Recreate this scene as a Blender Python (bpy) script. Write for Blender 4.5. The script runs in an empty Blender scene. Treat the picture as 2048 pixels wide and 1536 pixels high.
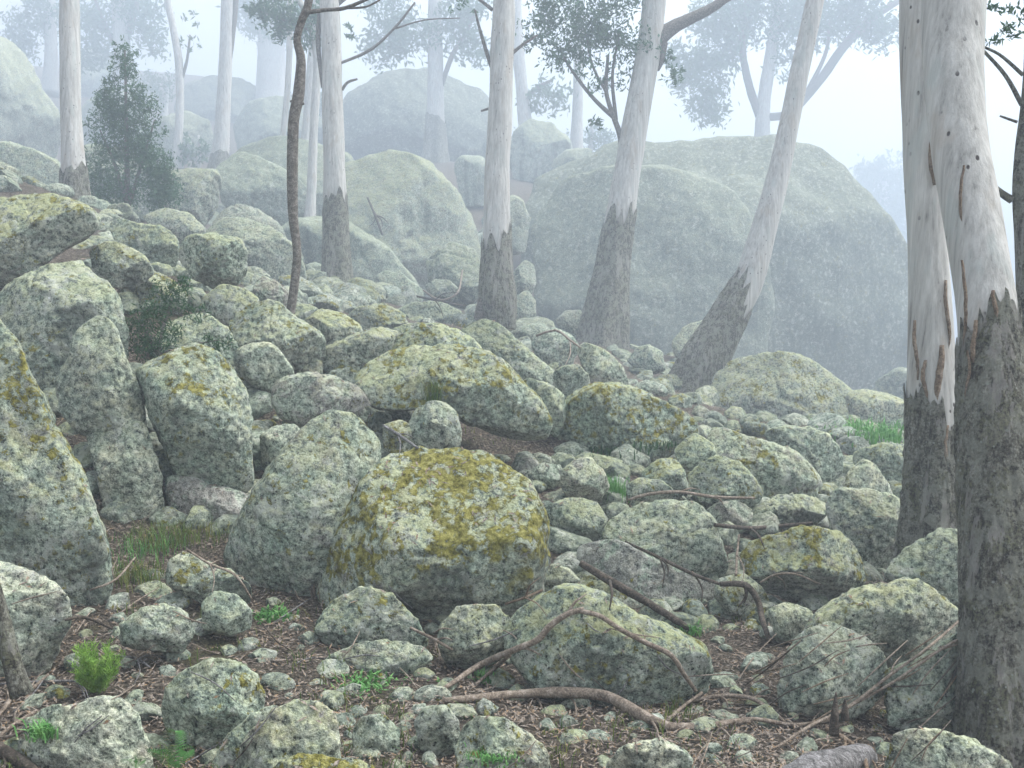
import bpy, bmesh, math, random
import numpy as np
from mathutils import Vector, noise as mnoise
from mathutils.bvhtree import BVHTree

# ------------------------------------------------------------------ camera, sky, sun, exposure
SC = bpy.context.scene
COL = SC.collection
random.seed(7)
RNG = np.random.default_rng(7)
W, H, F = 2048.0, 1536.0, 1991.0          # photograph size and focal length in its pixels
HORIZON = 500.0
PITCH = math.atan((H / 2 - HORIZON) / F)
CAM = np.array((0.0, 0.0, 1.7))
cd = bpy.data.cameras.new('camera')
cam = bpy.data.objects.new('camera', cd)
COL.objects.link(cam)
cam.location = CAM
cam.rotation_euler = (math.pi / 2 - PITCH, 0, 0)
cd.sensor_width = 36.0
cd.lens = 36.0 * F / W
cd.clip_start = 0.05
cd.clip_end = 1000
SC.camera = cam

SUN_EL, SUN_AZ = math.radians(58), math.radians(72)     # azimuth from the view direction (+Y) towards +X
world = bpy.data.worlds.new('World')
SC.world = world
world.use_nodes = True
wn = world.node_tree.nodes
wl = world.node_tree.links
sky = wn.new('ShaderNodeTexSky')
sky.sky_type = 'NISHITA'
sky.sun_disc = False
sky.sun_elevation = SUN_EL
sky.sun_rotation = SUN_AZ
sky.air_density = 1.0
sky.dust_density = 4.0
hs = wn.new('ShaderNodeHueSaturation')
hs.inputs['Saturation'].default_value = 0.34            # overcast: the blue is mostly washed out
wl.new(sky.outputs[0], hs.inputs['Color'])
wl.new(hs.outputs[0], wn['Background'].inputs[0])
wn['Background'].inputs[1].default_value = 0.13
sl = bpy.data.lights.new('sun', 'SUN')
sl.energy = 1.05
sl.angle = math.radians(25)
sl.color = (1.0, 0.985, 0.95)
sun = bpy.data.objects.new('sun', sl)
COL.objects.link(sun)
sdir = Vector((math.sin(SUN_AZ) * math.cos(SUN_EL), math.cos(SUN_AZ) * math.cos(SUN_EL), math.sin(SUN_EL)))
sun.rotation_euler = sdir.to_track_quat('Z', 'Y').to_euler()
vs = SC.view_settings
vs.view_transform = 'Standard'
vs.look = 'None'
vs.gamma = 1.0
vs.use_curve_mapping = False
vs.exposure = 1.46
SC.cycles.use_denoising = True
SC.cycles.max_bounces = 5
SC.cycles.diffuse_bounces = 3
SC.cycles.glossy_bounces = 1
SC.cycles.transmission_bounces = 2
SC.cycles.volume_bounces = 2
SC.cycles.use_adaptive_sampling = True
HAZE_DENSITY = 0.0104

# ------------------------------------------------------------------ geometry helpers
RIGHT = np.array((1.0, 0, 0))
FWD = np.array((0, math.cos(PITCH), -math.sin(PITCH)))
UP = np.array((0, math.sin(PITCH), math.cos(PITCH)))


def P(px, py, d):
    """world point seen at photograph pixel (px, py), d metres along the viewing axis"""
    return CAM + d * (FWD + (px - W / 2) / F * RIGHT - (py - H / 2) / F * UP)


def dm(d):
    """the first guesses of distance, stretched beyond ten metres"""
    return d if d < 10 else 10 + (d - 10) * 3.5


def ray(px, py):
    v = FWD + (px - W / 2) / F * RIGHT - (py - H / 2) / F * UP
    return v


def link(name, verts, faces, mat=None, smooth=True, loc=None):
    me = bpy.data.meshes.new(name)
    verts = np.asarray(verts, dtype=np.float32)
    if loc is not None:
        verts = verts - np.asarray(loc, dtype=np.float32)
    if isinstance(faces, np.ndarray):
        n, k = faces.shape
        me.vertices.add(len(verts))
        me.vertices.foreach_set('co', verts.ravel())
        me.loops.add(n * k)
        me.loops.foreach_set('vertex_index', faces.astype(np.int32).ravel())
        me.polygons.add(n)
        me.polygons.foreach_set('loop_start', np.arange(0, n * k, k, dtype=np.int32))
        me.update(calc_edges=True)
        me.validate()
    else:
        me.from_pydata([tuple(map(float, v)) for v in verts], [], faces)
    if smooth:
        me.polygons.foreach_set('use_smooth', np.ones(len(me.polygons), dtype=bool))
    if mat:
        me.materials.append(mat)
    o = bpy.data.objects.new(name, me)
    COL.objects.link(o)
    if loc is not None:
        o.location = [float(c) for c in loc]
    return o


def tag(o, label, cat=None, group=None, kind=None):
    if label:
        o['label'] = label
    if cat:
        o['category'] = cat
    if group:
        o['group'] = group
    if kind:
        o['kind'] = kind
    return o


def empty(name, loc):
    o = bpy.data.objects.new(name, None)
    o.empty_display_size = 0.1
    COL.objects.link(o)
    o.location = [float(c) for c in loc]
    return o


def child(name, verts, faces, mat, parent, smooth=True):
    """mesh given in world coordinates, stored relative to its parent's base"""
    v = np.asarray(verts, dtype=float) - np.array(parent_base(parent))
    o = link(name, v, faces, mat, smooth)
    o.parent = parent
    if name in ('blades', 'foliage', 'crown'):
        o['kind'] = 'stuff'
    return o


def parent_base(p):
    b = np.array(p.location)
    while p.parent is not None:
        p = p.parent
        b = b + np.array(p.location)
    return b


# ------------------------------------------------------------------ materials
def new_mat(name):
    m = bpy.data.materials.new(name)
    m.use_nodes = True
    nt = m.node_tree
    b = nt.nodes['Principled BSDF']
    b.inputs['Roughness'].default_value = 0.9
    b.inputs['Specular IOR Level'].default_value = 0.2
    return m, nt, b


class N:
    """small node-graph writer"""
    def __init__(s, nt):
        s.nt = nt

    def put(s, sock, v):
        if isinstance(v, bpy.types.NodeSocket):
            s.nt.links.new(v, sock)
        elif v is not None:
            sock.default_value = v

    def noise(s, vec, scale, detail=4, rough=0.55, dist=0.0):
        n = s.nt.nodes.new('ShaderNodeTexNoise')
        s.put(n.inputs['Vector'], vec)
        n.inputs['Scale'].default_value = scale
        n.inputs['Detail'].default_value = detail
        n.inputs['Roughness'].default_value = rough
        n.inputs['Distortion'].default_value = dist
        return n.outputs[0]

    def voro(s, vec, scale, feature='F1', rand=1.0):
        n = s.nt.nodes.new('ShaderNodeTexVoronoi')
        n.feature = feature
        s.put(n.inputs['Vector'], vec)
        n.inputs['Scale'].default_value = scale
        n.inputs['Randomness'].default_value = rand
        return n

    def math(s, op, a, b=None, c=None, clamp=False):
        n = s.nt.nodes.new('ShaderNodeMath')
        n.operation = op
        n.use_clamp = clamp
        s.put(n.inputs[0], a)
        s.put(n.inputs[1], b)
        s.put(n.inputs[2], c)
        return n.outputs[0]

    def rng(s, v, a, b, lo=0.0, hi=1.0):
        n = s.nt.nodes.new('ShaderNodeMapRange')
        n.interpolation_type = 'SMOOTHSTEP'
        s.put(n.inputs[0], v)
        s.put(n.inputs[1], a)
        s.put(n.inputs[2], b)
        s.put(n.inputs[3], lo)
        s.put(n.inputs[4], hi)
        return n.outputs[0]

    def mix(s, f, a, b):
        n = s.nt.nodes.new('ShaderNodeMix')
        n.data_type = 'RGBA'
        s.put(n.inputs[0], f)
        s.put(n.inputs[6], a if isinstance(a, bpy.types.NodeSocket) else (*a, 1))
        s.put(n.inputs[7], b if isinstance(b, bpy.types.NodeSocket) else (*b, 1))
        return n.outputs[2]

    def ramp(s, v, stops):
        n = s.nt.nodes.new('ShaderNodeValToRGB')
        r = n.color_ramp
        while len(r.elements) > len(stops):
            r.elements.remove(r.elements[-1])
        while len(r.elements) < len(stops):
            r.elements.new(0.5)
        for e, (p, c) in zip(r.elements, stops):
            e.position = p
            e.color = (*c, 1)
        s.put(n.inputs[0], v)
        return n.outputs[0]

    def bump(s, h, strength, dist, prev=None):
        n = s.nt.nodes.new('ShaderNodeBump')
        n.inputs['Strength'].default_value = strength
        n.inputs['Distance'].default_value = dist
        s.put(n.inputs['Height'], h)
        if prev is not None:
            s.put(n.inputs['Normal'], prev)
        return n.outputs[0]

    def pos(s):
        return s.nt.nodes.new('ShaderNodeNewGeometry').outputs['Position']

    def nz(s):
        g = s.nt.nodes.new('ShaderNodeNewGeometry')
        x = s.nt.nodes.new('ShaderNodeSeparateXYZ')
        s.nt.links.new(g.outputs['Normal'], x.inputs[0])
        return x.outputs[2]

    def scaled(s, vec, sc):
        n = s.nt.nodes.new('ShaderNodeMapping')
        s.put(n.inputs[0], vec)
        n.inputs['Scale'].default_value = sc
        return n.outputs[0]


def rock_material():
    """lichen-covered granite; the object colour sets moss (R), yellow lichen (G) and bare stone (B)"""
    m, nt, b = new_mat('lichened_granite')
    g = N(nt)
    p = g.pos()
    nz = g.nz()
    oi = nt.nodes.new('ShaderNodeObjectInfo')
    sp = nt.nodes.new('ShaderNodeSeparateColor')
    nt.links.new(oi.outputs['Color'], sp.inputs[0])
    moss_a, yel_a, bare_a = sp.outputs[0], sp.outputs[1], sp.outputs[2]
    big = g.noise(p, 1.6, 4, 0.6)
    mid = g.noise(p, 7.0, 5, 0.65, 0.2)
    fine = g.noise(p, 27.0, 5, 0.72)
    grit = g.noise(p, 95.0, 3, 0.7)
    # crusty lichen, three greys
    f2 = g.math('ADD', g.math('MULTIPLY', fine, 0.65), g.math('MULTIPLY', grit, 0.35))
    crust = g.ramp(f2, [(0.37, (0.045, 0.052, 0.046)), (0.44, (0.17, 0.19, 0.165)),
                        (0.51, (0.36, 0.38, 0.335)), (0.60, (0.64, 0.66, 0.59))])
    # greener / bluer drift over the stone
    drift = g.ramp(mid, [(0.34, (0.64, 0.74, 0.68)), (0.46, (0.92, 0.98, 0.92)), (0.56, (1.0, 1.0, 0.95)), (0.68, (1.25, 1.2, 1.05))])
    mm = nt.nodes.new('ShaderNodeMix')
    mm.data_type = 'RGBA'
    mm.blend_type = 'MULTIPLY'
    mm.inputs[0].default_value = 1.0
    nt.links.new(crust, mm.inputs[6])
    nt.links.new(drift, mm.inputs[7])
    col = mm.outputs[2]
    # bare pinkish granite low on the sides and in worn patches
    barec = g.ramp(g.math('ADD', g.math('MULTIPLY', fine, 0.5), g.math('MULTIPLY', grit, 0.5)),
                   [(0.40, (0.105, 0.10, 0.092)), (0.5, (0.275, 0.265, 0.245)), (0.60, (0.44, 0.43, 0.405))])
    low = g.rng(g.math('ADD', nz, g.math('MULTIPLY', mid, 1.6)), 0.45, 0.05)
    worn = g.rng(g.math('ADD', mid, g.math('MULTIPLY', bare_a, 0.32)), 0.70, 0.80)
    bm_ = g.math('MULTIPLY', g.math('MAXIMUM', g.math('MULTIPLY', low, 0.8), worn), 1.0, clamp=True)
    col = g.mix(bm_, col, barec)
    tone = g.ramp(oi.outputs['Random'], [(0.0, (0.82, 0.87, 0.84)), (0.3, (1.04, 1.02, 1.0)), (0.6, (0.92, 0.98, 0.95)), (1.0, (1.16, 1.13, 1.08))])
    m2 = nt.nodes.new('ShaderNodeMix')
    m2.data_type = 'RGBA'
    m2.blend_type = 'MULTIPLY'
    m2.inputs[0].default_value = 1.0
    nt.links.new(col, m2.inputs[6])
    nt.links.new(tone, m2.inputs[7])
    col = m2.outputs[2]
    # crisp scabs of pale lichen and of dark algae, and water streaks down the sides
    sc1 = g.noise(p, 5.5, 6, 0.74, 0.6)
    sc2 = g.noise(g.scaled(p, (1, 1, 1.3)), 8.5, 6, 0.74, 0.3)
    col = g.mix(g.math('MULTIPLY', g.rng(sc1, g.math('ADD', 0.52, g.math('MULTIPLY', oi.outputs['Random'], 0.07)), 0.61), 0.7), col, g.mix(grit, (0.36, 0.38, 0.33), (0.62, 0.64, 0.57)))
    col = g.mix(g.math('MULTIPLY', g.rng(sc2, 0.44, 0.38), 0.45), col, g.mix(grit, (0.06, 0.07, 0.06), (0.20, 0.22, 0.19)))
    stv = g.noise(g.scaled(p, (1, 1, 0.12)), 2.4, 4, 0.6)
    stm = g.math('MULTIPLY', g.rng(stv, 0.50, 0.66), g.rng(nz, 0.45, 0.0))
    col = g.mix(g.math('MULTIPLY', stm, 0.55), col, (0.06, 0.068, 0.062))
    bigd = g.noise(p, 0.45, 4, 0.6)
    col = g.mix(g.math('MULTIPLY', g.rng(bigd, 0.54, 0.68), 0.35), col, (0.10, 0.125, 0.10))
    col = g.mix(g.math('MULTIPLY', oi.outputs['Alpha'], g.rng(sc1, 0.68, 0.42), clamp=True), col, g.mix(fine, (0.035, 0.05, 0.042), (0.19, 0.225, 0.185)))
    # round pale rosettes and white spots
    vt = g.voro(p, 11.0)
    ro = g.rng(g.math('ADD', vt.outputs['Distance'], g.math('MULTIPLY', fine, 0.35)), 0.42, 0.34)
    sel = g.rng(sc2, 0.50, 0.58)
    col = g.mix(g.math('MULTIPLY', g.math('MULTIPLY', ro, sel), 0.75), col, (0.44, 0.47, 0.42))
    vw = g.voro(p, 17.0)
    wsel = g.rng(sc1, 0.60, 0.66)
    white = g.math('MULTIPLY', g.rng(vw.outputs['Distance'], 0.20, 0.13), wsel)
    col = g.mix(white, col, (0.66, 0.68, 0.66))
    # dark pits
    vp = g.voro(p, 48.0)
    psel = g.rng(fine, 0.50, 0.42)
    col = g.mix(g.math('MULTIPLY', g.rng(vp.outputs['Distance'], 0.36, 0.2), psel), col, (0.03, 0.033, 0.03))
    # yellow-green lichen on what faces the sky
    upn = g.math('ADD', nz, g.math('MULTIPLY', g.math('SUBTRACT', mid, 0.5), 1.3))
    yfine = g.rng(g.math('ADD', g.math('MULTIPLY', sc2, 0.5), g.math('MULTIPLY', fine, 0.5)), 0.43, 0.53)
    ym = g.math('MULTIPLY', g.math('MULTIPLY', g.rng(upn, 0.05, 0.7), g.math('MULTIPLY', yel_a, 0.72)), yfine, clamp=True)
    ycol = g.mix(grit, (0.23, 0.245, 0.085), (0.43, 0.44, 0.20))
    col = g.mix(ym, col, ycol)
    # mustard moss cushions
    mn = g.noise(p, 3.6, 6, 0.68, 0.6)
    mn2 = g.noise(p, 15.0, 5, 0.7, 0.4)
    mv = g.math('ADD', g.math('MULTIPLY', mn, 0.5), g.math('MULTIPLY', mn2, 0.5))
    thr = g.math('SUBTRACT', 0.612, g.math('MULTIPLY', moss_a, 0.125))
    mo = g.rng(g.math('SUBTRACT', mv, thr), 0.0, 0.03)
    mo = g.math('MULTIPLY', mo, g.rng(upn, -0.35, 0.15), clamp=True)
    mcol = g.ramp(fine, [(0.34, (0.05, 0.045, 0.010)), (0.46, (0.165, 0.155, 0.035)),
                                             (0.56, (0.275, 0.26, 0.075)), (0.70, (0.40, 0.385, 0.16))])
    col = g.mix(mo, col, mcol)
    nt.links.new(col, b.inputs['Base Color'])
    h = g.math('ADD', g.math('MULTIPLY', fine, 0.7), g.math('MULTIPLY', grit, 0.3))
    n1 = g.bump(h, 0.6, 0.03)
    n2 = g.bump(mo, 0.7, 0.02, n1)
    n3 = g.bump(mid, 0.5, 0.08, n2)
    nt.links.new(n3, b.inputs['Normal'])
    return m


def ground_material():
    m, nt, b = new_mat('leaf_litter_soil')
    g = N(nt)
    p = g.pos()
    a = g.noise(p, 2.2, 5, 0.65)
    f = g.noise(p, 45, 6, 0.75)
    col = g.ramp(f, [(0.36, (0.025, 0.022, 0.018)), (0.47, (0.09, 0.075, 0.058)), (0.55, (0.19, 0.155, 0.115)), (0.64, (0.32, 0.275, 0.22))])
    gr = g.math('MULTIPLY', g.rng(a, 0.52, 0.66), g.rng(f, 0.4, 0.6))
    col = g.mix(g.math('MULTIPLY', gr, 0.7), col, (0.09, 0.10, 0.03))
    nt.links.new(col, b.inputs['Base Color'])
    nt.links.new(g.bump(f, 1.0, 0.06), b.inputs['Normal'])
    return m


def smooth_bark_material():
    m, nt, b = new_mat('smooth_pale_gum_bark')
    g = N(nt)
    p = g.pos()
    ps = g.scaled(p, (1, 1, 0.035))
    st = g.noise(ps, 16, 6, 0.7)
    st2 = g.noise(ps, 55, 4, 0.7)
    blot = g.noise(g.scaled(p, (1, 1, 0.3)), 5, 4, 0.6)
    col = g.ramp(g.math('ADD', g.math('MULTIPLY', st, 0.7), g.math('MULTIPLY', st2, 0.3)),
                 [(0.33, (0.19, 0.185, 0.17)), (0.42, (0.40, 0.392, 0.362)), (0.50, (0.49, 0.485, 0.45)), (0.62, (0.62, 0.615, 0.575))])
    col = g.mix(g.math('MULTIPLY', g.rng(blot, 0.55, 0.68), 0.45), col, (0.40, 0.345, 0.28))
    col = g.mix(g.math('MULTIPLY', g.rng(blot, 0.44, 0.34), 0.4), col, (0.42, 0.47, 0.44))
    v = g.voro(g.scaled(p, (1, 1, 0.6)), 16)
    sel = g.rng(g.noise(p, 3.5, 2), 0.50, 0.62)
    sp_ = g.math('MULTIPLY', g.rng(v.outputs['Distance'], 0.20, 0.12), sel)
    col = g.mix(sp_, col, (0.07, 0.06, 0.055))
    nt.links.new(col, b.inputs['Base Color'])
    b.inputs['Roughness'].default_value = 0.75
    n1 = g.bump(st, 0.5, 0.03)
    nt.links.new(g.bump(sp_, 0.5, -0.01, n1), b.inputs['Normal'])
    return m


def rough_bark_material():
    m, nt, b = new_mat('dark_mossy_rough_bark')
    g = N(nt)
    p = g.pos()
    ps = g.scaled(p, (1, 1, 0.22))
    st = g.noise(ps, 26, 6, 0.75, 0.4)
    fine = g.noise(p, 60, 5, 0.75)
    col = g.ramp(g.math('ADD', g.math('MULTIPLY', st, 0.5), g.math('MULTIPLY', fine, 0.5)),
                 [(0.38, (0.022, 0.021, 0.018)), (0.46, (0.085, 0.08, 0.064)), (0.53, (0.20, 0.195, 0.155)), (0.61, (0.42, 0.42, 0.36))])
    gm = g.math('MULTIPLY', g.rng(g.noise(p, 6, 4), 0.47, 0.6), g.rng(fine, 0.44, 0.58))
    col = g.mix(g.math('MULTIPLY', gm, 0.6), col, (0.17, 0.18, 0.085))
    sh_ = g.noise(g.scaled(p, (1, 1, 0.16)), 7, 5, 0.7)
    col = g.mix(g.math('MULTIPLY', g.rng(sh_, 0.56, 0.60), 0.75), col, g.mix(st, (0.22, 0.21, 0.185), (0.52, 0.50, 0.46)))
    lp_ = g.noise(p, 9, 5, 0.75)
    col = g.mix(g.math('MULTIPLY', g.rng(lp_, 0.49, 0.55), 0.7), col, g.mix(fine, (0.16, 0.165, 0.12), (0.46, 0.47, 0.40)))
    v = g.voro(p, 30)
    col = g.mix(g.math('MULTIPLY', g.rng(v.outputs['Distance'], 0.25, 0.15), g.rng(g.noise(p, 12, 2), 0.50, 0.62)), col, (0.36, 0.38, 0.33))
    nt.links.new(col, b.inputs['Base Color'])
    n1 = g.bump(st, 1.0, 0.05)
    nt.links.new(g.bump(fine, 0.8, 0.02, n1), b.inputs['Normal'])
    return m


def wood_material(name, dark, mid, pale):
    m, nt, b = new_mat(name)
    g = N(nt)
    p = g.pos()
    a = g.noise(p, 26, 6, 0.75, 0.6)
    f = g.noise(p, 120, 4, 0.7)
    col = g.ramp(g.math('ADD', g.math('MULTIPLY', a, 0.6), g.math('MULTIPLY', f, 0.4)), [(0.39, dark), (0.5, mid), (0.60, pale)])
    nt.links.new(col, b.inputs['Base Color'])
    nt.links.new(g.bump(a, 0.8, 0.02), b.inputs['Normal'])
    return m


def leaf_material(name, stops, scale=14.0, trans=0.25):
    m, nt, b = new_mat(name)
    g = N(nt)
    p = g.pos()
    a = g.noise(p, scale, 2, 0.6)
    col = g.ramp(a, stops)
    nt.links.new(col, b.inputs['Base Color'])
    b.inputs['Roughness'].default_value = 0.6
    if trans:
        t = nt.nodes.new('ShaderNodeBsdfTranslucent')
        mx = nt.nodes.new('ShaderNodeMixShader')
        mx.inputs[0].default_value = trans
        nt.links.new(col, t.inputs[0])
        nt.links.new(b.outputs[0], mx.inputs[1])
        nt.links.new(t.outputs[0], mx.inputs[2])
        nt.links.new(mx.outputs[0], nt.nodes['Material Output'].inputs['Surface'])
    return m


M_ROCK = rock_material()
M_GROUND = ground_material()
M_SMOOTH = smooth_bark_material()
M_ROUGH = rough_bark_material()
M_STICK = wood_material('weathered_stick', (0.10, 0.08, 0.062), (0.24, 0.195, 0.15), (0.42, 0.36, 0.30))
M_DARKSTICK = wood_material('damp_dark_stick', (0.03, 0.026, 0.022), (0.085, 0.07, 0.055), (0.19, 0.16, 0.13))
M_GREYWOOD = wood_material('silvered_wood', (0.045, 0.042, 0.04), (0.17, 0.165, 0.16), (0.36, 0.35, 0.35))
M_OCHRE = wood_material('peeling_ochre_bark', (0.09, 0.058, 0.04), (0.21, 0.155, 0.105), (0.38, 0.31, 0.235))
M_SAPLING = wood_material('grey_brown_sapling_bark', (0.05, 0.045, 0.038), (0.15, 0.135, 0.115), (0.30, 0.28, 0.25))
M_GUMLEAF = leaf_material('gum_leaves', [(0.3, (0.04, 0.10, 0.055)), (0.5, (0.075, 0.16, 0.085)), (0.7, (0.14, 0.24, 0.12))])
M_SHRUB = leaf_material('shrub_leaves', [(0.3, (0.022, 0.055, 0.022)), (0.5, (0.04, 0.10, 0.04)), (0.7, (0.075, 0.155, 0.06))])
M_BRIGHT = leaf_material('bright_green_needles', [(0.3, (0.14, 0.26, 0.04)), (0.5, (0.24, 0.42, 0.08)), (0.7, (0.36, 0.52, 0.13))])
M_FERN = leaf_material('fern_green', [(0.3, (0.07, 0.20, 0.05)), (0.5, (0.14, 0.34, 0.10)), (0.7, (0.24, 0.46, 0.16))])
M_GRASS = leaf_material('grass_blades', [(0.3, (0.06, 0.12, 0.025)), (0.5, (0.13, 0.19, 0.045)), (0.7, (0.28, 0.26, 0.09))], 8)
M_LITTER = leaf_material('fallen_leaves', [(0.28, (0.05, 0.042, 0.034)), (0.40, (0.13, 0.10, 0.075)), (0.46, (0.25, 0.215, 0.18)),
                                           (0.53, (0.33, 0.29, 0.245)), (0.58, (0.18, 0.115, 0.065)), (0.64, (0.34, 0.22, 0.11)), (0.75, (0.12, 0.10, 0.08))], 60, 0.0)

# ------------------------------------------------------------------ rocks: outline (photo pixels), depth, look
ROCKS = []


def rock(depth, outline, label, moss=0.2, yellow=0.5, bare=0.2, thick=0.9, facets=None, group=None, name='boulder', cat='boulder', p=2.4, amp=1.0, algae=0.0, ctrl=True, sink=0.32):
    ys_ = [q[1] for q in outline]
    yb, cy = max(ys_), (max(ys_) + min(ys_)) / 2
    xs_ = [q[0] for q in outline]
    cx = (max(xs_) + min(xs_)) / 2
    if sink:
        # the foot goes on below the ground line instead of rounding off at it
        outline = [(cx + (x - cx) * (1.06 if y > cy else 1.02), cy + (y - cy) * (1 + sink) if y > cy else y) for x, y in outline]
    ROCKS.append(dict(yb=yb, yt=min(ys_), d=dm(depth), o=outline, label=label, c=(moss, yellow, bare, algae), t=thick, f=facets, g=group, n=name, cat=cat, p=p, amp=amp, ctrl=ctrl))



# near left
rock(5.8, [(-70, 605), (0, 640), (40, 690), (75, 770), (110, 850), (150, 930), (185, 1010), (205, 1080), (192, 1130), (130, 1165), (60, 1155), (-60, 1140), (-230, 1090), (-260, 850), (-180, 660)],
     'huge boulder with a mustard moss patch, beside the cracked standing stone', 0.72, 0.7, 0.5, 0.7)
rock(8.0, [(-70, 660), (0, 592), (40, 555), (85, 533), (164, 522), (205, 560), (236, 606), (250, 660), (245, 720), (200, 765), (116, 768), (75, 748), (10, 710)],
     'broad domed grey boulder behind the cracked standing stone', 0.25, 0.6, 0.15)
rock(7.1, [(202, 626), (232, 654), (253, 719), (284, 780), (296, 832), (250, 845), (200, 842), (160, 838), (123, 800), (117, 755), (137, 719), (147, 674), (170, 645)],
     'tapering grey-green upper block of the cracked standing stone', 0.12, 0.5, 0.05, 0.85, algae=0.3)
rock(7.0, [(165, 850), (200, 838), (250, 836), (290, 845), (300, 880), (318, 950), (328, 1010), (318, 1050), (260, 1075), (215, 1060), (205, 1000), (190, 920)],
     'pale lower block below the crack of the standing stone', 0.08, 0.35, 0.2, 0.85)
rock(7.2, [(393, 690), (437, 703), (468, 736), (492, 790), (497, 842), (500, 893), (502, 944), (444, 977), (410, 970), (369, 946), (342, 905), (308, 842), (290, 794), (270, 749), (284, 730), (342, 706)],
     'egg-shaped boulder with moss-crowned top beneath the dark green shrub', 0.6, 0.6, 0.1, 0.9)
rock(7.1, [(330, 950), (370, 945), (420, 968), (470, 978), (500, 990), (495, 1040), (440, 1060), (380, 1045), (340, 1010)],
     'smooth bare grey rock half buried under the egg-shaped mossy boulder', 0.0, 0.1, 0.9)
rock(6.35, [(690, 822), (740, 848), (763, 885), (752, 940), (722, 1000), (692, 1070), (655, 1140), (612, 1197), (560, 1207), (510, 1182), (470, 1135), (452, 1080), (488, 1010), (530, 955), (570, 895), (610, 848), (650, 822)],
     'long boulder leaning against the big moss-topped central boulder', 0.45, 0.55, 0.4, 0.9, [(0.15, -0.55, 0.8, 0.62)])
rock(6.2, [(871, 881), (926, 889), (988, 916), (1056, 955), (1076, 1006), (1087, 1070), (1080, 1135), (1050, 1185), (1000, 1215), (900, 1228), (800, 1212), (700, 1200), (640, 1190), (632, 1140), (668, 1065), (714, 995), (757, 935), (808, 893)],
     'big central boulder with a broad mustard moss carpet on its face', 0.98, 0.8, 0.45, 0.9, [(0.0, 0.66, 0.75, 0.60)])
rock(8.1, [(730, 730), (782, 700), (850, 690), (930, 690), (980, 705), (1022, 738), (1048, 768), (1085, 800), (1109, 842), (1104, 870), (1083, 886), (1049, 900), (1010, 888), (965, 862), (920, 840), (890, 822), (860, 815), (800, 822), (740, 822), (725, 790), (702, 758)],
     'overhanging mossy boulder with a dark hollow under its lip', 0.8, 0.8, 0.35, 1.0, [(-0.25, -0.92, 0.25, 0.62), (0.1, 0.7, 0.7, 0.7)], sink=0)
rock(9.2, [(775, 668), (817, 645), (871, 645), (919, 660), (964, 695), (985, 730), (940, 745), (850, 740), (790, 725), (760, 700)],
     'rounded olive boulder perched behind the overhanging mossy boulder', 0.45, 0.9, 0.3)
rock(10.2, [(905, 643), (940, 629), (974, 636), (1008, 654), (1042, 688), (1083, 719), (1114, 739), (1108, 775), (1065, 775), (1020, 765), (985, 730), (953, 690)],
     'long grey slab sloping down from the split-footed gum tree', 0.1, 0.6, 0.1, 0.6, name='slab')
rock(9.2, [(608, 738), (640, 700), (700, 670), (760, 653), (800, 662), (790, 700), (730, 725), (700, 755), (650, 765)],
     'flat olive slab lying left of the perched olive boulder', 0.35, 0.85, 0.1, 0.8, name='slab')
rock(9.0, [(1186, 763), (1220, 762), (1261, 772), (1300, 792), (1350, 816), (1395, 842), (1385, 872), (1330, 895), (1270, 915), (1200, 910), (1140, 888), (1122, 840), (1126, 805), (1150, 780)],
     'wedge-shaped boulder with moss along its ridge and pale patches', 0.9, 0.8, 0.35, 0.9)
rock(7.7, [(835, 812), (860, 802), (885, 800), (912, 826), (923, 860), (912, 890), (865, 898), (832, 880), (819, 845)],
     'small round grey boulder wedged beside the dark hollow', 0.15, 0.45, 0.05)
rock(8.3, [(506, 684), (540, 685), (562, 705), (583, 735), (590, 770), (560, 785), (523, 770), (489, 755), (466, 722), (472, 698)],
     'upright grey-green block beside the foot of the twisted sapling', 0.1, 0.45, 0.1)
rock(7.9, [(545, 770), (580, 752), (615, 745), (666, 752), (715, 772), (738, 800), (730, 835), (680, 848), (620, 840), (570, 830), (548, 803)],
     'low pale boulder behind the long leaning boulder', 0.1, 0.4, 0.65)
rock(7.4, [(520, 870), (550, 850), (590, 848), (610, 870), (590, 910), (555, 945), (525, 930)],
     'shadowed grey rock between the egg-shaped boulder and the long leaning boulder', 0.1, 0.3, 0.1)
rock(9.7, [(1107, 742), (1130, 730), (1155, 728), (1178, 750), (1176, 778), (1134, 792), (1112, 778)],
     'small blocky grey rock at the lower end of the sloping slab', 0.1, 0.55, 0.1)
rock(10.6, [(1152, 692), (1172, 683), (1213, 702), (1244, 732), (1260, 765), (1220, 785), (1180, 765), (1162, 725)],
     'pointed rock at the foot of the curved gum tree', 0.25, 0.65, 0.2)
rock(11.6, [(1060, 680), (1080, 660), (1110, 655), (1140, 668), (1158, 695), (1140, 725), (1085, 725)],
     'dark rounded rock between the sloping slab and the curved gum tree', 0.0, 0.2, 0.1)
rock(8.9, [(1038, 765), (1060, 757), (1095, 765), (1127, 790), (1130, 830), (1112, 865), (1075, 835)],
     'dark cracked wedge of rock behind the overhanging boulder', 0.3, 0.6, 0.1)
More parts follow.
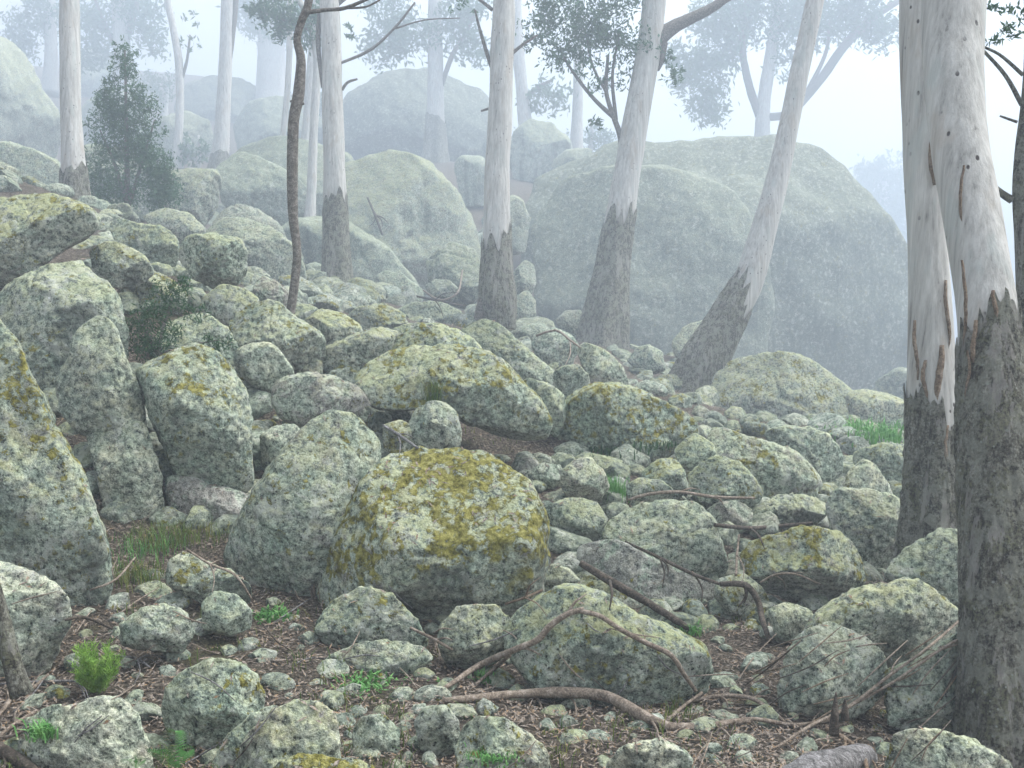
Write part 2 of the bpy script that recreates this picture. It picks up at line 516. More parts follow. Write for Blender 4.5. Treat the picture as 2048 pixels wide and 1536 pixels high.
# right middle
rock(12.6, [(1420, 750), (1470, 715), (1530, 704), (1590, 709), (1640, 729), (1690, 768), (1725, 810), (1715, 855), (1640, 880), (1560, 865), (1480, 845), (1425, 805)],
     'low whaleback boulder with a yellow-green crest by the leaning tree', 0.5, 0.75, 0.4, 0.8)
rock(12.2, [(1690, 790), (1730, 775), (1780, 790), (1840, 815), (1860, 860), (1800, 890), (1720, 870)],
     'low mossy rock in the ferns left of the double trunks', 0.4, 0.8, 0.1)
rock(8.7, [(1433, 850), (1485, 867), (1539, 882), (1590, 900), (1622, 930), (1642, 958), (1620, 1000), (1560, 1010), (1500, 1000), (1450, 960), (1405, 915), (1418, 872)],
     'broad tilted slab with rusty moss specks behind the pyramid-fronted rock', 0.5, 0.5, 0.55, 0.7, name='slab')
rock(9.7, [(1525, 862), (1567, 850), (1621, 857), (1658, 872), (1683, 903), (1680, 955), (1650, 975), (1590, 930), (1540, 890)],
     'dark humped boulder above the broad tilted slab', 0.2, 0.55, 0.1)
rock(7.95, [(1395, 928), (1440, 909), (1478, 925), (1507, 955), (1525, 980), (1512, 998), (1451, 1005), (1395, 990), (1375, 955)],
     'pyramid-fronted rock with a yellow-green rim', 0.35, 0.85, 0.1, 1.0, [(-0.45, 0.1, 0.85, 0.55), (0.5, 0.0, 0.85, 0.55)])
rock(8.9, [(1724, 915), (1751, 930), (1774, 965), (1786, 990), (1740, 1005), (1688, 985), (1692, 950)],
     'pointed triangular rock left of the double trunks', 0.2, 0.5, 0.05)
rock(7.6, [(1652, 1012), (1669, 980), (1724, 973), (1775, 988), (1808, 1010), (1805, 1065), (1775, 1130), (1742, 1165), (1705, 1120), (1668, 1070)],
     'heart-shaped boulder against the foot of the double trunks', 0.15, 0.55, 0.45)
rock(8.0, [(1502, 1022), (1540, 995), (1590, 984), (1640, 998), (1658, 1020), (1625, 1048), (1560, 1060), (1512, 1053)],
     'flattened pale rock between the heart-shaped boulder and the round stone', 0.1, 0.7, 0.3)
rock(7.8, [(1412, 1022), (1438, 1003), (1475, 999), (1503, 1020), (1503, 1052), (1465, 1064), (1425, 1056)],
     'round stone tucked behind the split-faced boulder', 0.1, 0.3, 0.6)
rock(7.0, [(1212, 1052), (1240, 1024), (1290, 1004), (1350, 1001), (1402, 1009), (1428, 1035), (1438, 1075), (1455, 1130), (1425, 1165), (1380, 1155), (1300, 1118), (1250, 1092), (1212, 1074)],
     'split-faced boulder with a lichen rim above a diagonal stick', 0.15, 0.55, 0.25, 0.85, [(0.2, -0.35, 0.9, 0.55)])
rock(6.8, [(1145, 1090), (1215, 1076), (1262, 1094), (1340, 1128), (1424, 1165), (1426, 1205), (1385, 1240), (1320, 1225), (1240, 1190), (1170, 1148)],
     'smooth bare brown-grey rock face under the split-faced boulder', 0.0, 0.15, 0.95, 0.8)
rock(6.6, [(1478, 1093), (1526, 1070), (1587, 1058), (1638, 1053), (1678, 1063), (1705, 1091), (1729, 1136), (1737, 1168), (1710, 1190), (1662, 1222), (1610, 1215), (1545, 1200), (1500, 1160), (1472, 1120)],
     'olive-capped boulder with a dark cavity beneath it', 0.65, 1.0, 0.5, 0.9, [(-0.15, -0.80, 0.55, 0.42)], sink=0)
rock(5.6, [(1618, 1252), (1645, 1217), (1690, 1186), (1741, 1169), (1775, 1164), (1803, 1150), (1833, 1154), (1874, 1186), (1912, 1217), (1932, 1240), (1900, 1275), (1846, 1308), (1809, 1328), (1760, 1330), (1690, 1310), (1635, 1290)],
     'blunt-nosed boulder with white specks pressed against the mossy trunk', 0.3, 0.85, 0.2, 0.9, [(0.25, -0.45, 0.85, 0.55)])
rock(5.0, [(1612, 1262), (1649, 1247), (1690, 1250), (1733, 1272), (1760, 1303), (1770, 1337), (1760, 1378), (1724, 1405), (1673, 1432), (1615, 1432), (1570, 1412), (1562, 1365), (1572, 1315), (1587, 1284)],
     'grey-white rounded boulder in front of the blunt-nosed boulder', 0.08, 0.35, 0.3, 0.95)
rock(6.3, [(1762, 1155), (1798, 1112), (1838, 1080), (1875, 1056), (1930, 1055), (1990, 1070), (2005, 1180), (1940, 1240), (1880, 1200), (1825, 1165)],
     'smooth green-grey boulder wedged between the two trunks', 0.05, 0.5, 0.1, 0.8)
rock(5.2, [(1066, 1197), (1117, 1172), (1165, 1168), (1210, 1188), (1278, 1226), (1346, 1262), (1395, 1285), (1417, 1320), (1405, 1370), (1360, 1415), (1310, 1425), (1240, 1405), (1158, 1385), (1085, 1372), (1040, 1320), (1014, 1278), (1029, 1232)],
     'big yellow-lichened boulder under the arching forked stick', 0.55, 0.95, 0.25, 0.85, [(-0.1, -0.75, 0.62, 0.68)])
rock(5.35, [(883, 1252), (912, 1217), (953, 1206), (988, 1213), (1020, 1238), (1020, 1285), (988, 1318), (940, 1324), (897, 1318), (881, 1285)],
     'bun-shaped stone beside the big yellow-lichened boulder', 0.25, 0.8, 0.1, 0.95, [(-0.2, -0.75, 0.6, 0.6)])
rock(5.55, [(635, 1255), (660, 1205), (720, 1173), (785, 1188), (825, 1230), (855, 1275), (810, 1300), (720, 1300), (655, 1288)],
     'low mottled rock at the front foot of the central boulder', 0.45, 0.6, 0.45, 0.8)
rock(5.2, [(650, 1320), (700, 1290), (770, 1280), (840, 1290), (865, 1318), (820, 1345), (730, 1352), (670, 1345)],
     'flat pale rock sunk in litter before the low mottled rock', 0.25, 0.5, 0.5, 0.7)
# near floor
rock(4.3, [(360, 1344), (403, 1323), (440, 1318), (478, 1325), (515, 1351), (532, 1392), (518, 1445), (461, 1480), (376, 1485), (332, 1448), (326, 1392)],
     'round boulder dotted with orange moss and yellow lichen on the litter', 0.45, 0.5, 0.4, 0.95)
rock(3.9, [(470, 1530), (496, 1468), (547, 1426), (598, 1398), (643, 1400), (668, 1433), (676, 1480), (668, 1540), (640, 1600), (560, 1625), (480, 1610)],
     'upright pale boulder with yellow lichen edge beside a mossy slab', 0.25, 0.7, 0.45, 0.9)
rock(4.1, [(430, 1510), (455, 1468), (513, 1422), (560, 1405), (565, 1440), (520, 1500), (480, 1560), (435, 1560)],
     'narrow mossy slab leaning behind the upright pale boulder', 0.5, 0.5, 0.3, 0.7, name='slab')
rock(4.0, [(48, 1430), (90, 1412), (137, 1413), (191, 1391), (239, 1393), (270, 1424), (297, 1477), (306, 1530), (280, 1590), (150, 1610), (60, 1580), (36, 1490)],
     'squarish dark-grey boulder with green plants on its shoulder', 0.1, 0.3, 0.4, 0.85)
rock(3.6, [(550, 1535), (600, 1509), (680, 1513), (745, 1528), (790, 1590), (740, 1640), (600, 1640), (550, 1600)],
     'yellow moss-topped boulder in front of the upright pale boulder', 1.0, 1.0, 0.1, 0.8)
rock(4.0, [(922, 1462), (953, 1432), (1005, 1438), (1049, 1465), (1085, 1490), (1097, 1525), (1085, 1575), (1000, 1595), (930, 1560), (912, 1500)],
     'mottled boulder with green moss low on its side', 0.3, 0.45, 0.4, 0.9)
rock(4.25, [(828, 1442), (850, 1414), (890, 1408), (917, 1440), (924, 1485), (885, 1505), (842, 1490)],
     'small pale stone touching the mottled boulder with green moss', 0.1, 0.4, 0.3, name='stone', cat='stone')
rock(3.9, [(1212, 1535), (1245, 1490), (1320, 1476), (1372, 1505), (1398, 1560), (1300, 1610), (1218, 1590)],
     'grey-green half-buried rock below the thick fallen branch', 0.05, 0.4, 0.15, 0.8)
rock(4.0, [(1783, 1470), (1810, 1457), (1861, 1462), (1929, 1472), (1980, 1499), (2022, 1530), (2040, 1600), (1900, 1640), (1785, 1610), (1770, 1530)],
     'long pale lichened rock at the foot of the mossy trunk', 0.25, 0.5, 0.3, 0.8)
rock(4.9, [(-60, 1120), (0, 1124), (34, 1131), (103, 1162), (136, 1194), (133, 1240), (115, 1288), (85, 1320), (30, 1335), (-70, 1330), (-120, 1220)],
     'speckled grey boulder against the dark leaning stem', 0.12, 0.3, 0.45, 0.8)
rock(5.3, [(402, 1210), (424, 1182), (472, 1188), (504, 1221), (502, 1248), (461, 1260), (408, 1250)],
     'small domed green-grey stone on litter before the leaning boulder', 0.05, 0.5, 0.2, name='stone', cat='stone')
rock(5.75, [(332, 1122), (369, 1100), (410, 1122), (461, 1138), (502, 1170), (495, 1195), (410, 1195), (340, 1165)],
     'low mossy stone left of the long leaning boulder', 0.7, 0.5, 0.3, name='stone', cat='stone')
rock(5.0, [(237, 1246), (280, 1220), (328, 1203), (364, 1221), (387, 1254), (366, 1292), (308, 1290), (250, 1280)],
     'notched flat grey stone in the litter above the feathery green shrub', 0.05, 0.5, 0.5, name='stone', cat='stone')
rock(5.0, [(1765, 1345), (1850, 1310), (1925, 1262), (1965, 1350), (1950, 1440), (1870, 1465), (1780, 1430)],
     'dim rock behind the crossed thin sticks by the mossy trunk', 0.35, 0.5, 0.2, 0.8)
rock(4.25, [(705, 1455), (725, 1432), (765, 1427), (797, 1458), (800, 1500), (760, 1520), (712, 1505)],
     'grey stone standing left of the pale stone pair', 0.05, 0.35, 0.4, name='stone', cat='stone')
# upper left ridge
rock(9.0, [(-110, 430), (0, 393), (60, 387), (115, 389), (165, 405), (203, 432), (195, 460), (150, 485), (100, 510), (50, 545), (0, 572), (-110, 580)],
     'wide olive-topped boulder crowning the bank below the pale gum', 0.55, 0.95, 0.1, 0.9, [(0.2, -0.8, 0.55, 0.72)])
rock(9.2, [(180, 500), (215, 480), (250, 488), (290, 513), (306, 540), (275, 565), (220, 562), (188, 540)],
     'small yellow-mossed boulder right of the olive-topped boulder', 0.55, 0.8, 0.1)
rock(9.6, [(240, 560), (262, 545), (300, 540), (345, 560), (375, 590), (360, 630), (290, 640), (250, 610)],
     'mossy rock half covered by the dark green shrub', 0.8, 0.7, 0.1)
rock(10.6, [(212, 445), (240, 436), (275, 448), (322, 450), (355, 482), (350, 520), (300, 525), (245, 500)],
     'grey rock with sloping top behind the small yellow-mossed boulder', 0.15, 0.75, 0.2)
rock(10.0, [(360, 490), (386, 467), (427, 466), (478, 477), (495, 508), (488, 540), (472, 562), (430, 566), (386, 545), (362, 520)],
     'oblong boulder with a shadowed belly above the yellow slope rocks', 0.2, 0.75, 0.25, 0.9, [(0, -0.8, 0.6, 0.66)])
rock(15.0, [(316, 348), (360, 337), (430, 339), (444, 362), (434, 402), (405, 445), (350, 440), (322, 392)],
     'misty upright boulder right of the bluish conical shrub', 0.15, 0.6, 0.3)
rock(12.6, [(285, 435), (330, 414), (380, 428), (410, 455), (395, 480), (340, 478)],
     'misty flat rock below the upright boulder', 0.1, 0.6, 0.2)
rock(15.0, [(425, 440), (468, 404), (512, 414), (560, 452), (582, 490), (500, 505), (435, 485)],
     'misty sloping grey rock left of the twisted sapling', 0.05, 0.3, 0.4)
rock(10.3, [(505, 575), (523, 551), (554, 561), (578, 588), (570, 615), (535, 622), (508, 605)],
     'brownish stone left of the twisted sapling foot', 0.1, 0.4, 0.9, name='stone', cat='stone')
rock(9.5, [(405, 595), (444, 567), (492, 578), (520, 598), (505, 628), (450, 640), (410, 620)],
     'yellow-green rock on the slope above the dark green shrub', 0.3, 0.95, 0.05)
rock(9.0, [(452, 645), (490, 606), (550, 599), (590, 633), (642, 668), (648, 705), (590, 722), (530, 705), (478, 690)],
     'rough boulder with an orange moss cap behind the sapling foot', 0.65, 0.7, 0.35)
rock(10.1, [(608, 640), (642, 618), (685, 625), (724, 655), (722, 690), (665, 702), (622, 680)],
     'yellow-green ledge rock beneath the split-bark gum', 0.4, 0.95, 0.1)
rock(8.7, [(300, 690), (330, 650), (370, 624), (420, 628), (458, 660), (480, 700), (445, 720), (380, 715), (320, 720)],
     'pale mottled rock behind the egg-shaped mossy boulder', 0.25, 0.7, 0.3)
rock(11.3, [(690, 640), (720, 612), (770, 605), (810, 630), (820, 660), (770, 672), (715, 668)],
     'mossy lump right of the split-bark gum roots', 0.7, 0.7, 0.1)
rock(13.2, [(780, 625), (830, 603), (885, 605), (925, 625), (920, 650), (860, 660), (800, 655)],
     'flat misty rock left of the split-footed gum', 0.05, 0.5, 0.3)
rock(15.0, [(850, 572), (870, 558), (898, 559), (917, 577), (905, 597), (868, 599)],
     'oval misty stone ringed by a curved twig', 0.0, 0.4, 0.3, name='stone', cat='stone')
rock(15.2, [(745, 560), (770, 540), (805, 548), (845, 580), (840, 610), (790, 608), (755, 590)],
     'misty grey wedge at the foot of the pale domed boulder', 0.05, 0.4, 0.3)
# giant and far boulders
rock(20.3, [(1052, 460), (1044, 400), (1060, 350), (1110, 325), (1190, 300), (1250, 288), (1330, 283), (1380, 284), (1410, 268), (1480, 260), (1560, 266), (1640, 283), (1695, 320), (1738, 382), (1778, 450), (1812, 512), (1824, 600), (1826, 700), (1815, 790), (1740, 815), (1600, 790), (1450, 760), (1300, 735), (1150, 715), (1080, 660), (1054, 560)],
     'giant misty granite dome behind the leaning trees', 0.35, 0.28, 0.1, 0.62, [(0.6, 0.05, 0.8, 0.62), (-0.1, 0.75, 0.65, 0.68)], p=2.9, algae=0.8, sink=0.4)
rock(18.6, [(1075, 470), (1080, 410), (1120, 365), (1200, 340), (1300, 330), (1400, 345), (1470, 390), (1515, 460), (1530, 600), (1520, 740), (1380, 760), (1220, 730), (1110, 680), (1078, 580)],
     'misty bulging face low on the left half of the giant dome', 0.2, 0.3, 0.15, 0.5, [(0, -0.1, 1, 0.6)], p=2.8, algae=0.65, ctrl=False, sink=0.3)
rock(16.5, [(1740, 800), (1760, 755), (1800, 735), (1850, 745), (1900, 790), (1890, 840), (1800, 850), (1745, 835)],
     'misty grey boulder filling the gap between giant dome and double trunks', 0.1, 0.4, 0.1, algae=0.5, ctrl=False)
rock(18.0, [(680, 310), (720, 285), (770, 288), (830, 313), (880, 350), (915, 400), (937, 450), (955, 495), (945, 560), (880, 605), (780, 610), (700, 590), (660, 500), (655, 400)],
     'pale domed misty boulder between the split-bark gum and the split-footed gum', 0.15, 0.75, 0.45, 0.8)
rock(20.0, [(455, 350), (480, 292), (560, 273), (640, 284), (700, 310), (715, 400), (700, 520), (600, 545), (520, 510), (465, 430)],
     'misty broad boulder behind the twisted sapling', 0.15, 0.5, 0.3, 0.8, algae=0.5)
rock(30.0, [(680, 230), (700, 185), (740, 158), (800, 142), (860, 139), (920, 150), (965, 180), (992, 235), (985, 300), (900, 340), (780, 330), (690, 300)],
     'far blue-grey misty dome high on the slope', 0.0, 0.2, 0.1, 0.8, algae=0.9)
rock(25.0, [(1018, 310), (1030, 262), (1062, 238), (1102, 245), (1138, 276), (1148, 320), (1085, 350), (1030, 345)],
     'far rounded misty boulder right of the split-footed gum', 0.0, 0.6, 0.1)
rock(22.0, [(905, 330), (925, 308), (965, 312), (985, 350), (980, 400), (930, 400)],
     'misty grey boulder left of the split-footed gum trunk', 0.0, 0.4, 0.2)
rock(17.5, [(1005, 400), (1025, 388), (1046, 398), (1060, 440), (1050, 490), (1015, 495)],
     'misty block in the gap between split-footed gum and giant dome', 0.0, 0.5, 0.2, ctrl=False)
rock(23.0, [(-140, 70), (-60, 55), (0, 72), (42, 100), (78, 160), (112, 222), (128, 290), (90, 330), (0, 330), (-140, 330)],
     'steep misty boulder shoulder left of the pale gum', 0.1, 0.55, 0.15, 0.8)
rock(15.0, [(-90, 300), (0, 285), (60, 296), (112, 322), (128, 365), (115, 405), (40, 412), (-90, 410)],
     'misty flat-topped boulder at the foot of the steep shoulder', 0.05, 0.5, 0.15, 0.8)
rock(14.7, [(1112, 640), (1130, 621), (1160, 620), (1178, 640), (1170, 668), (1130, 670)],
     'pale speckled misty stone left of the curved gum foot', 0.0, 0.3, 0.2, name='stone', cat='stone')
rock(14.3, [(1345, 680), (1370, 652), (1410, 640), (1440, 655), (1445, 695), (1400, 712), (1355, 708)],
     'misty rock behind the foot of the leaning tree', 0.0, 0.4, 0.1)
rock(15.6, [(1025, 575), (1030, 540), (1050, 518), (1068, 530), (1072, 565), (1055, 595)],
     'small misty boulder against the left edge of the giant dome', 0.0, 0.4, 0.1, ctrl=False)
rock(14.8, [(1020, 620), (1030, 592), (1055, 580), (1072, 600), (1070, 635), (1040, 645)],
     'small misty boulder right of the split-footed gum roots', 0.0, 0.4, 0.1)
rock(13.2, [(1255, 720), (1275, 694), (1300, 690), (1325, 705), (1330, 735), (1290, 745)],
     'misty stone between the curved gum and the leaning tree', 0.1, 0.5, 0.1, name='stone', cat='stone')
for k, (o_, d_, l_) in enumerate([
        ([(150, 250), (170, 205), (215, 180), (270, 190), (300, 230), (300, 290), (220, 310), (160, 300)], 30, 'misty boulder hidden behind the bluish conical shrub'),
        ([(350, 215), (370, 170), (420, 150), (480, 155), (520, 185), (530, 230), (440, 250), (360, 245)], 36, 'ghostly low dome on the skyline behind the two-stemmed gum'),
        ([(300, 270), (320, 235), (370, 222), (420, 240), (430, 290), (380, 320), (310, 310)], 27, 'misty rounded boulder behind the thin misty sapling'),
        ([(470, 250), (500, 205), (560, 190), (620, 205), (650, 250), (640, 300), (540, 310), (480, 290)], 30, 'ghostly boulder behind the misty broad boulder'),
        ([(120, 150), (140, 110), (190, 95), (240, 110), (250, 170), (190, 200), (130, 190)], 38, 'ghostly round boulder near the ghostly trunk'),
        ([(230, 345), (260, 318), (310, 322), (325, 360), (300, 390), (240, 385)], 20, 'misty boulder peeping right of the conical shrub foot'),
        ([(540, 470), (600, 430), (690, 440), (780, 500), (830, 560), (800, 610), (680, 600), (580, 550)], 16.5, 'misty tilted slab behind the split-bark gum'),
        ([(400, 470), (450, 430), (540, 450), (600, 500), (610, 550), (520, 570), (430, 530)], 13.0, 'misty grey slab left of the sapling above the brownish stone'),
        ([(120, 330), (170, 290), (250, 300), (320, 350), (330, 410), (240, 430), (150, 400)], 17, 'misty slab behind the foot of the conical shrub'),
        ([(430, 330), (480, 300), (560, 330), (620, 380), (630, 440), (520, 440), (450, 400)], 18, 'misty slab in front of the broad boulder'),
        ([(850, 520), (900, 480), (950, 500), (970, 560), (940, 600), (870, 590)], 15.6, 'misty rock against the right foot of the pale domed boulder'),
        ([(960, 300), (975, 270), (1010, 262), (1030, 290), (1025, 340), (970, 340)], 27, 'misty small dome behind the split-footed gum'),
        ([(1100, 330), (1130, 300), (1180, 296), (1200, 330), (1180, 370), (1110, 370)], 23, 'misty rock at the left shoulder of the giant dome')]):
    rock(d_, o_, l_, 0.1, 0.45, 0.3, algae=0.35)
# right, between
rock(7.7, [(1122, 940), (1148, 919), (1182, 914), (1206, 940), (1218, 968), (1196, 995), (1145, 993), (1121, 967)],
     'rounded pale-topped stone beside a clump of grass', 0.1, 0.6, 0.5, 0.95, [(0, -0.8, 0.6, 0.5)], name='stone', cat='stone')
rock(7.9, [(1285, 940), (1319, 916), (1350, 915), (1370, 944), (1374, 975), (1345, 990), (1295, 982)],
     'hooked stone with yellow rim right of the grass clump', 0.4, 0.95, 0.2, name='stone', cat='stone')
rock(7.6, [(1250, 970), (1280, 955), (1325, 960), (1345, 980), (1310, 997), (1262, 996)],
     'flat yellow-lichened stone below the hooked stone', 0.3, 0.95, 0.1, name='stone', cat='stone')
rock(7.3, [(1088, 1015), (1130, 995), (1192, 998), (1214, 1040), (1195, 1085), (1130, 1082), (1092, 1055)],
     'low green-grey rock right of the central boulder', 0.2, 0.7, 0.15)
rock(6.5, [(1085, 1156), (1104, 1126), (1135, 1135), (1160, 1158), (1140, 1178), (1098, 1178)],
     'triangular grey stone by the lower right of the central boulder', 0.05, 0.5, 0.2, name='stone', cat='stone')
rock(6.5, [(1435, 1158), (1485, 1145), (1521, 1170), (1538, 1200), (1515, 1225), (1460, 1222), (1430, 1190)],
     'mossy low rock left of the dark cavity', 0.5, 0.6, 0.4)
rock(6.0, [(1536, 1220), (1570, 1203), (1622, 1220), (1632, 1255), (1600, 1280), (1555, 1275)],
     'grey-green stone in front of the dark cavity', 0.1, 0.6, 0.2, name='stone', cat='stone')
rock(9.7, [(1705, 905), (1758, 885), (1812, 889), (1840, 920), (1830, 965), (1770, 965), (1720, 940)],
     'moss-topped rock behind the pointed triangular rock', 0.55, 0.8, 0.1)
rock(8.5, [(1350, 895), (1388, 864), (1428, 888), (1430, 922), (1395, 935), (1358, 925)],
     'small yellow stone right of the wedge-shaped boulder', 0.3, 0.8, 0.2, name='stone', cat='stone')
rock(8.0, [(1055, 945), (1085, 925), (1120, 930), (1130, 955), (1100, 975), (1065, 970)],
     'dark stone lying in the shadow right of the hollow', 0.0, 0.2, 0.3, name='stone', cat='stone')
rock(7.7, [(765, 850), (800, 838), (830, 855), (835, 890), (800, 910), (768, 890)],
     'mossy stone in the gap beside the round grey boulder', 0.9, 0.6, 0.1, name='stone', cat='stone')

# ------------------------------------------------------------------ the ground, shaped by where rocks and trees stand
CTRL = []
for r in ROCKS:
    if not r['ctrl']:
        continue
    o = np.array(r['o'], float)
    CTRL.append(P(o[:, 0].mean(), r['yb'] + 0.01 * (r['yb'] - r['yt']), r['d']))
for a in [(200, 1536, 3.6), (700, 1536, 3.7), (1150, 1536, 3.7), (1700, 1536, 3.7), (2000, 1600, 3.6), (0, 1450, 4.2),
          (250, 1180, 5.6), (600, 1265, 5.4), (560, 1235, 6.0), (470, 1180, 6.1), (600, 1400, 4.5), (720, 1390, 4.7), (860, 1360, 4.8), (1500, 1340, 5.2), (1450, 1480, 4.3), (1150, 1470, 4.3),
          (180, 1110, 6.4), (300, 1095, 6.6), (240, 1085, 6.75), (1000, 975, 8.3), (1060, 985, 8.2), (920, 945, 8.1), (430, 1070, 6.9), (1120, 1110, 6.9), (790, 930, 7.4), (1000, 640, 13), (1230, 705, 14.3), (1100, 680, 16), (1250, 690, 17.5), (1050, 640, 17.5), (1350, 720, 17), (1380, 790, 13),
          (150, 400, 13), (680, 575, 14), (575, 690, 9.9), (440, 345, 22), (360, 330, 24), (870, 300, 28), (1150, 300, 28), (1520, 300, 30),
          (400, 165, 42), (100, 150, 40), (700, 190, 42), (1000, 270, 40), (1780, 790, 17), (1950, 900, 16), (1850, 1160, 7.0), (1990, 1640, 4.3),
          (240, 420, 14), (1700, 1000, 34), (2000, 1000, 34), (1900, 950, 24), (1650, 900, 26), (1300, 560, 45)]:
    CTRL.append(P(a[0], a[1], dm(a[2])))
CTRL += [np.array(v, float) for v in [(-90, 10, 8), (-90, 80, 16), (-90, 190, 16), (0, 190, 6), (90, 190, -34), (90, 80, -28), (90, 10, -12), (40, 110, -28), (24, 150, -22), (-8, -6, 1.2), (0, -6, -0.4), (8, -6, -1.5),
                                      (0, 0, 0.0), (-3, 1.5, 0.2), (3, 1.5, -0.3)]]
CTRL = np.array(CTRL)


def gspace(lo, hi, n, c, k):
    t = np.linspace(-1, 1, n)
    s = np.sinh(k * t)
    s = s / s.max()
    return np.where(s < 0, c + s * (c - lo), c + s * (hi - c))


GX = gspace(-92, 92, 260, 0.0, 4.0)
GY = np.concatenate([np.linspace(-6, 2.5, 12)[:-1], 2.5 + (np.exp(np.linspace(0, math.log(50), 260)) - 1) / 49 * 185])


def ground_fit(x, y):
    bw = 0.25 + 0.045 * np.maximum(y, 0) + 0.085 * np.maximum(y - 11, 0) + 0.03 * np.abs(x)
    dx = CTRL[None, :, 0] - x[:, None]
    dy = CTRL[None, :, 1] - y[:, None]
    q = (dx * dx + dy * dy) / (bw[:, None] ** 2)
    w = np.exp(-0.5 * q) + 2e-3 / (1 + q) ** 1.5 + 1e-9
    z = CTRL[None, :, 2]
    s0 = w.sum(1); sx = (w * dx).sum(1); sy = (w * dy).sum(1)
    sxx = (w * dx * dx).sum(1) + 0.02 * bw ** 2 * s0
    syy = (w * dy * dy).sum(1) + 0.02 * bw ** 2 * s0
    sxy = (w * dx * dy).sum(1)
    tz = (w * z).sum(1); tx = (w * dx * z).sum(1); ty = (w * dy * z).sum(1)
    A = np.stack([np.stack([s0, sx, sy], -1), np.stack([sx, sxx, sxy], -1), np.stack([sy, sxy, syy], -1)], -2)
    sol = np.linalg.solve(A, np.stack([tz, tx, ty], -1)[..., None])[..., 0]
    return sol[:, 0]


gx, gy = np.meshgrid(GX, GY)
GZ = np.concatenate([ground_fit(a, b) for a, b in zip(gx, gy)]).reshape(gx.shape)
for i in range(gx.shape[0]):
    for j in range(gx.shape[1]):
        v = Vector((gx[i, j], gy[i, j], 0.0))
        GZ[i, j] += 0.05 * mnoise.noise(v * 1.7) + 0.03 * mnoise.noise(v * 5.0) - 0.03


def ground_z(x, y):
    i = int(np.clip(np.searchsorted(GY, y) - 1, 0, len(GY) - 2))
    j = int(np.clip(np.searchsorted(GX, x) - 1, 0, len(GX) - 2))
    fy = (y - GY[i]) / (GY[i + 1] - GY[i])
    fx = (x - GX[j]) / (GX[j + 1] - GX[j])
    return ((1 - fx) * (1 - fy) * GZ[i, j] + fx * (1 - fy) * GZ[i, j + 1] + (1 - fx) * fy * GZ[i + 1, j] + fx * fy * GZ[i + 1, j + 1])


nr, nc = gx.shape
idx = np.arange(nr * nc).reshape(nr, nc)
gf = np.stack([idx[:-1, :-1], idx[:-1, 1:], idx[1:, 1:], idx[1:, :-1]], -1).reshape(-1, 4)
gv = np.stack([gx, gy, GZ], -1).reshape(-1, 3)
ground = link('hillside_ground', gv, gf, M_GROUND)
ground['kind'] = 'structure'

# ------------------------------------------------------------------ rock meshes
ICO = {}


def ico(n):
    if n not in ICO:
        bm = bmesh.new()
        bmesh.ops.create_icosphere(bm, subdivisions=n, radius=1.0)
        bm.verts.ensure_lookup_table()
        v = np.array([tuple(q.co) for q in bm.verts])
        f = np.array([[q.index for q in fc.verts] for fc in bm.faces])
        bm.free()
        ICO[n] = (v, f)
    return ICO[n]


def radial(outline, c, sig=4.0):
    """smoothed radius of a closed outline about c for each degree"""
    o = np.array(outline, float) - c
    a = np.radians(np.arange(360))
    dx, dy = np.cos(a), np.sin(a)
    best = np.zeros(360)
    for k in range(len(o)):
        p0, p1 = o[k], o[(k + 1) % len(o)]
        e = p1 - p0
        den = dx * e[1] - dy * e[0]
        den = np.where(np.abs(den) < 1e-9, 1e-9, den)
        t = (p0[0] * e[1] - p0[1] * e[0]) / den
        u = (p0[0] * dy - p0[1] * dx) / den
        ok = (t > 0) & (u >= -1e-6) & (u <= 1 + 1e-6)
        best = np.where(ok, np.maximum(best, t), best)
    k = np.arange(-16, 17)
    g = np.exp(-0.5 * (k / sig) ** 2)
    g /= g.sum()
    return sum(w * np.roll(best, int(s)) for w, s in zip(g, k))


def fbm(pts, freq, octs, seed):
    off = Vector((seed * 13.7, seed * 7.3, seed * 3.1))
    return np.array([mnoise.fractal(Vector(q) * freq + off, 1.0, 2.1, octs) for q in pts])


BV, BF = [gv], [np.concatenate([gf[:, [0, 1, 2]], gf[:, [0, 2, 3]]])]
BN = len(gv)


def add_bvh(v, f):
    global BN
    BV.append(v)
    BF.append(f + BN)
    BN += len(v)


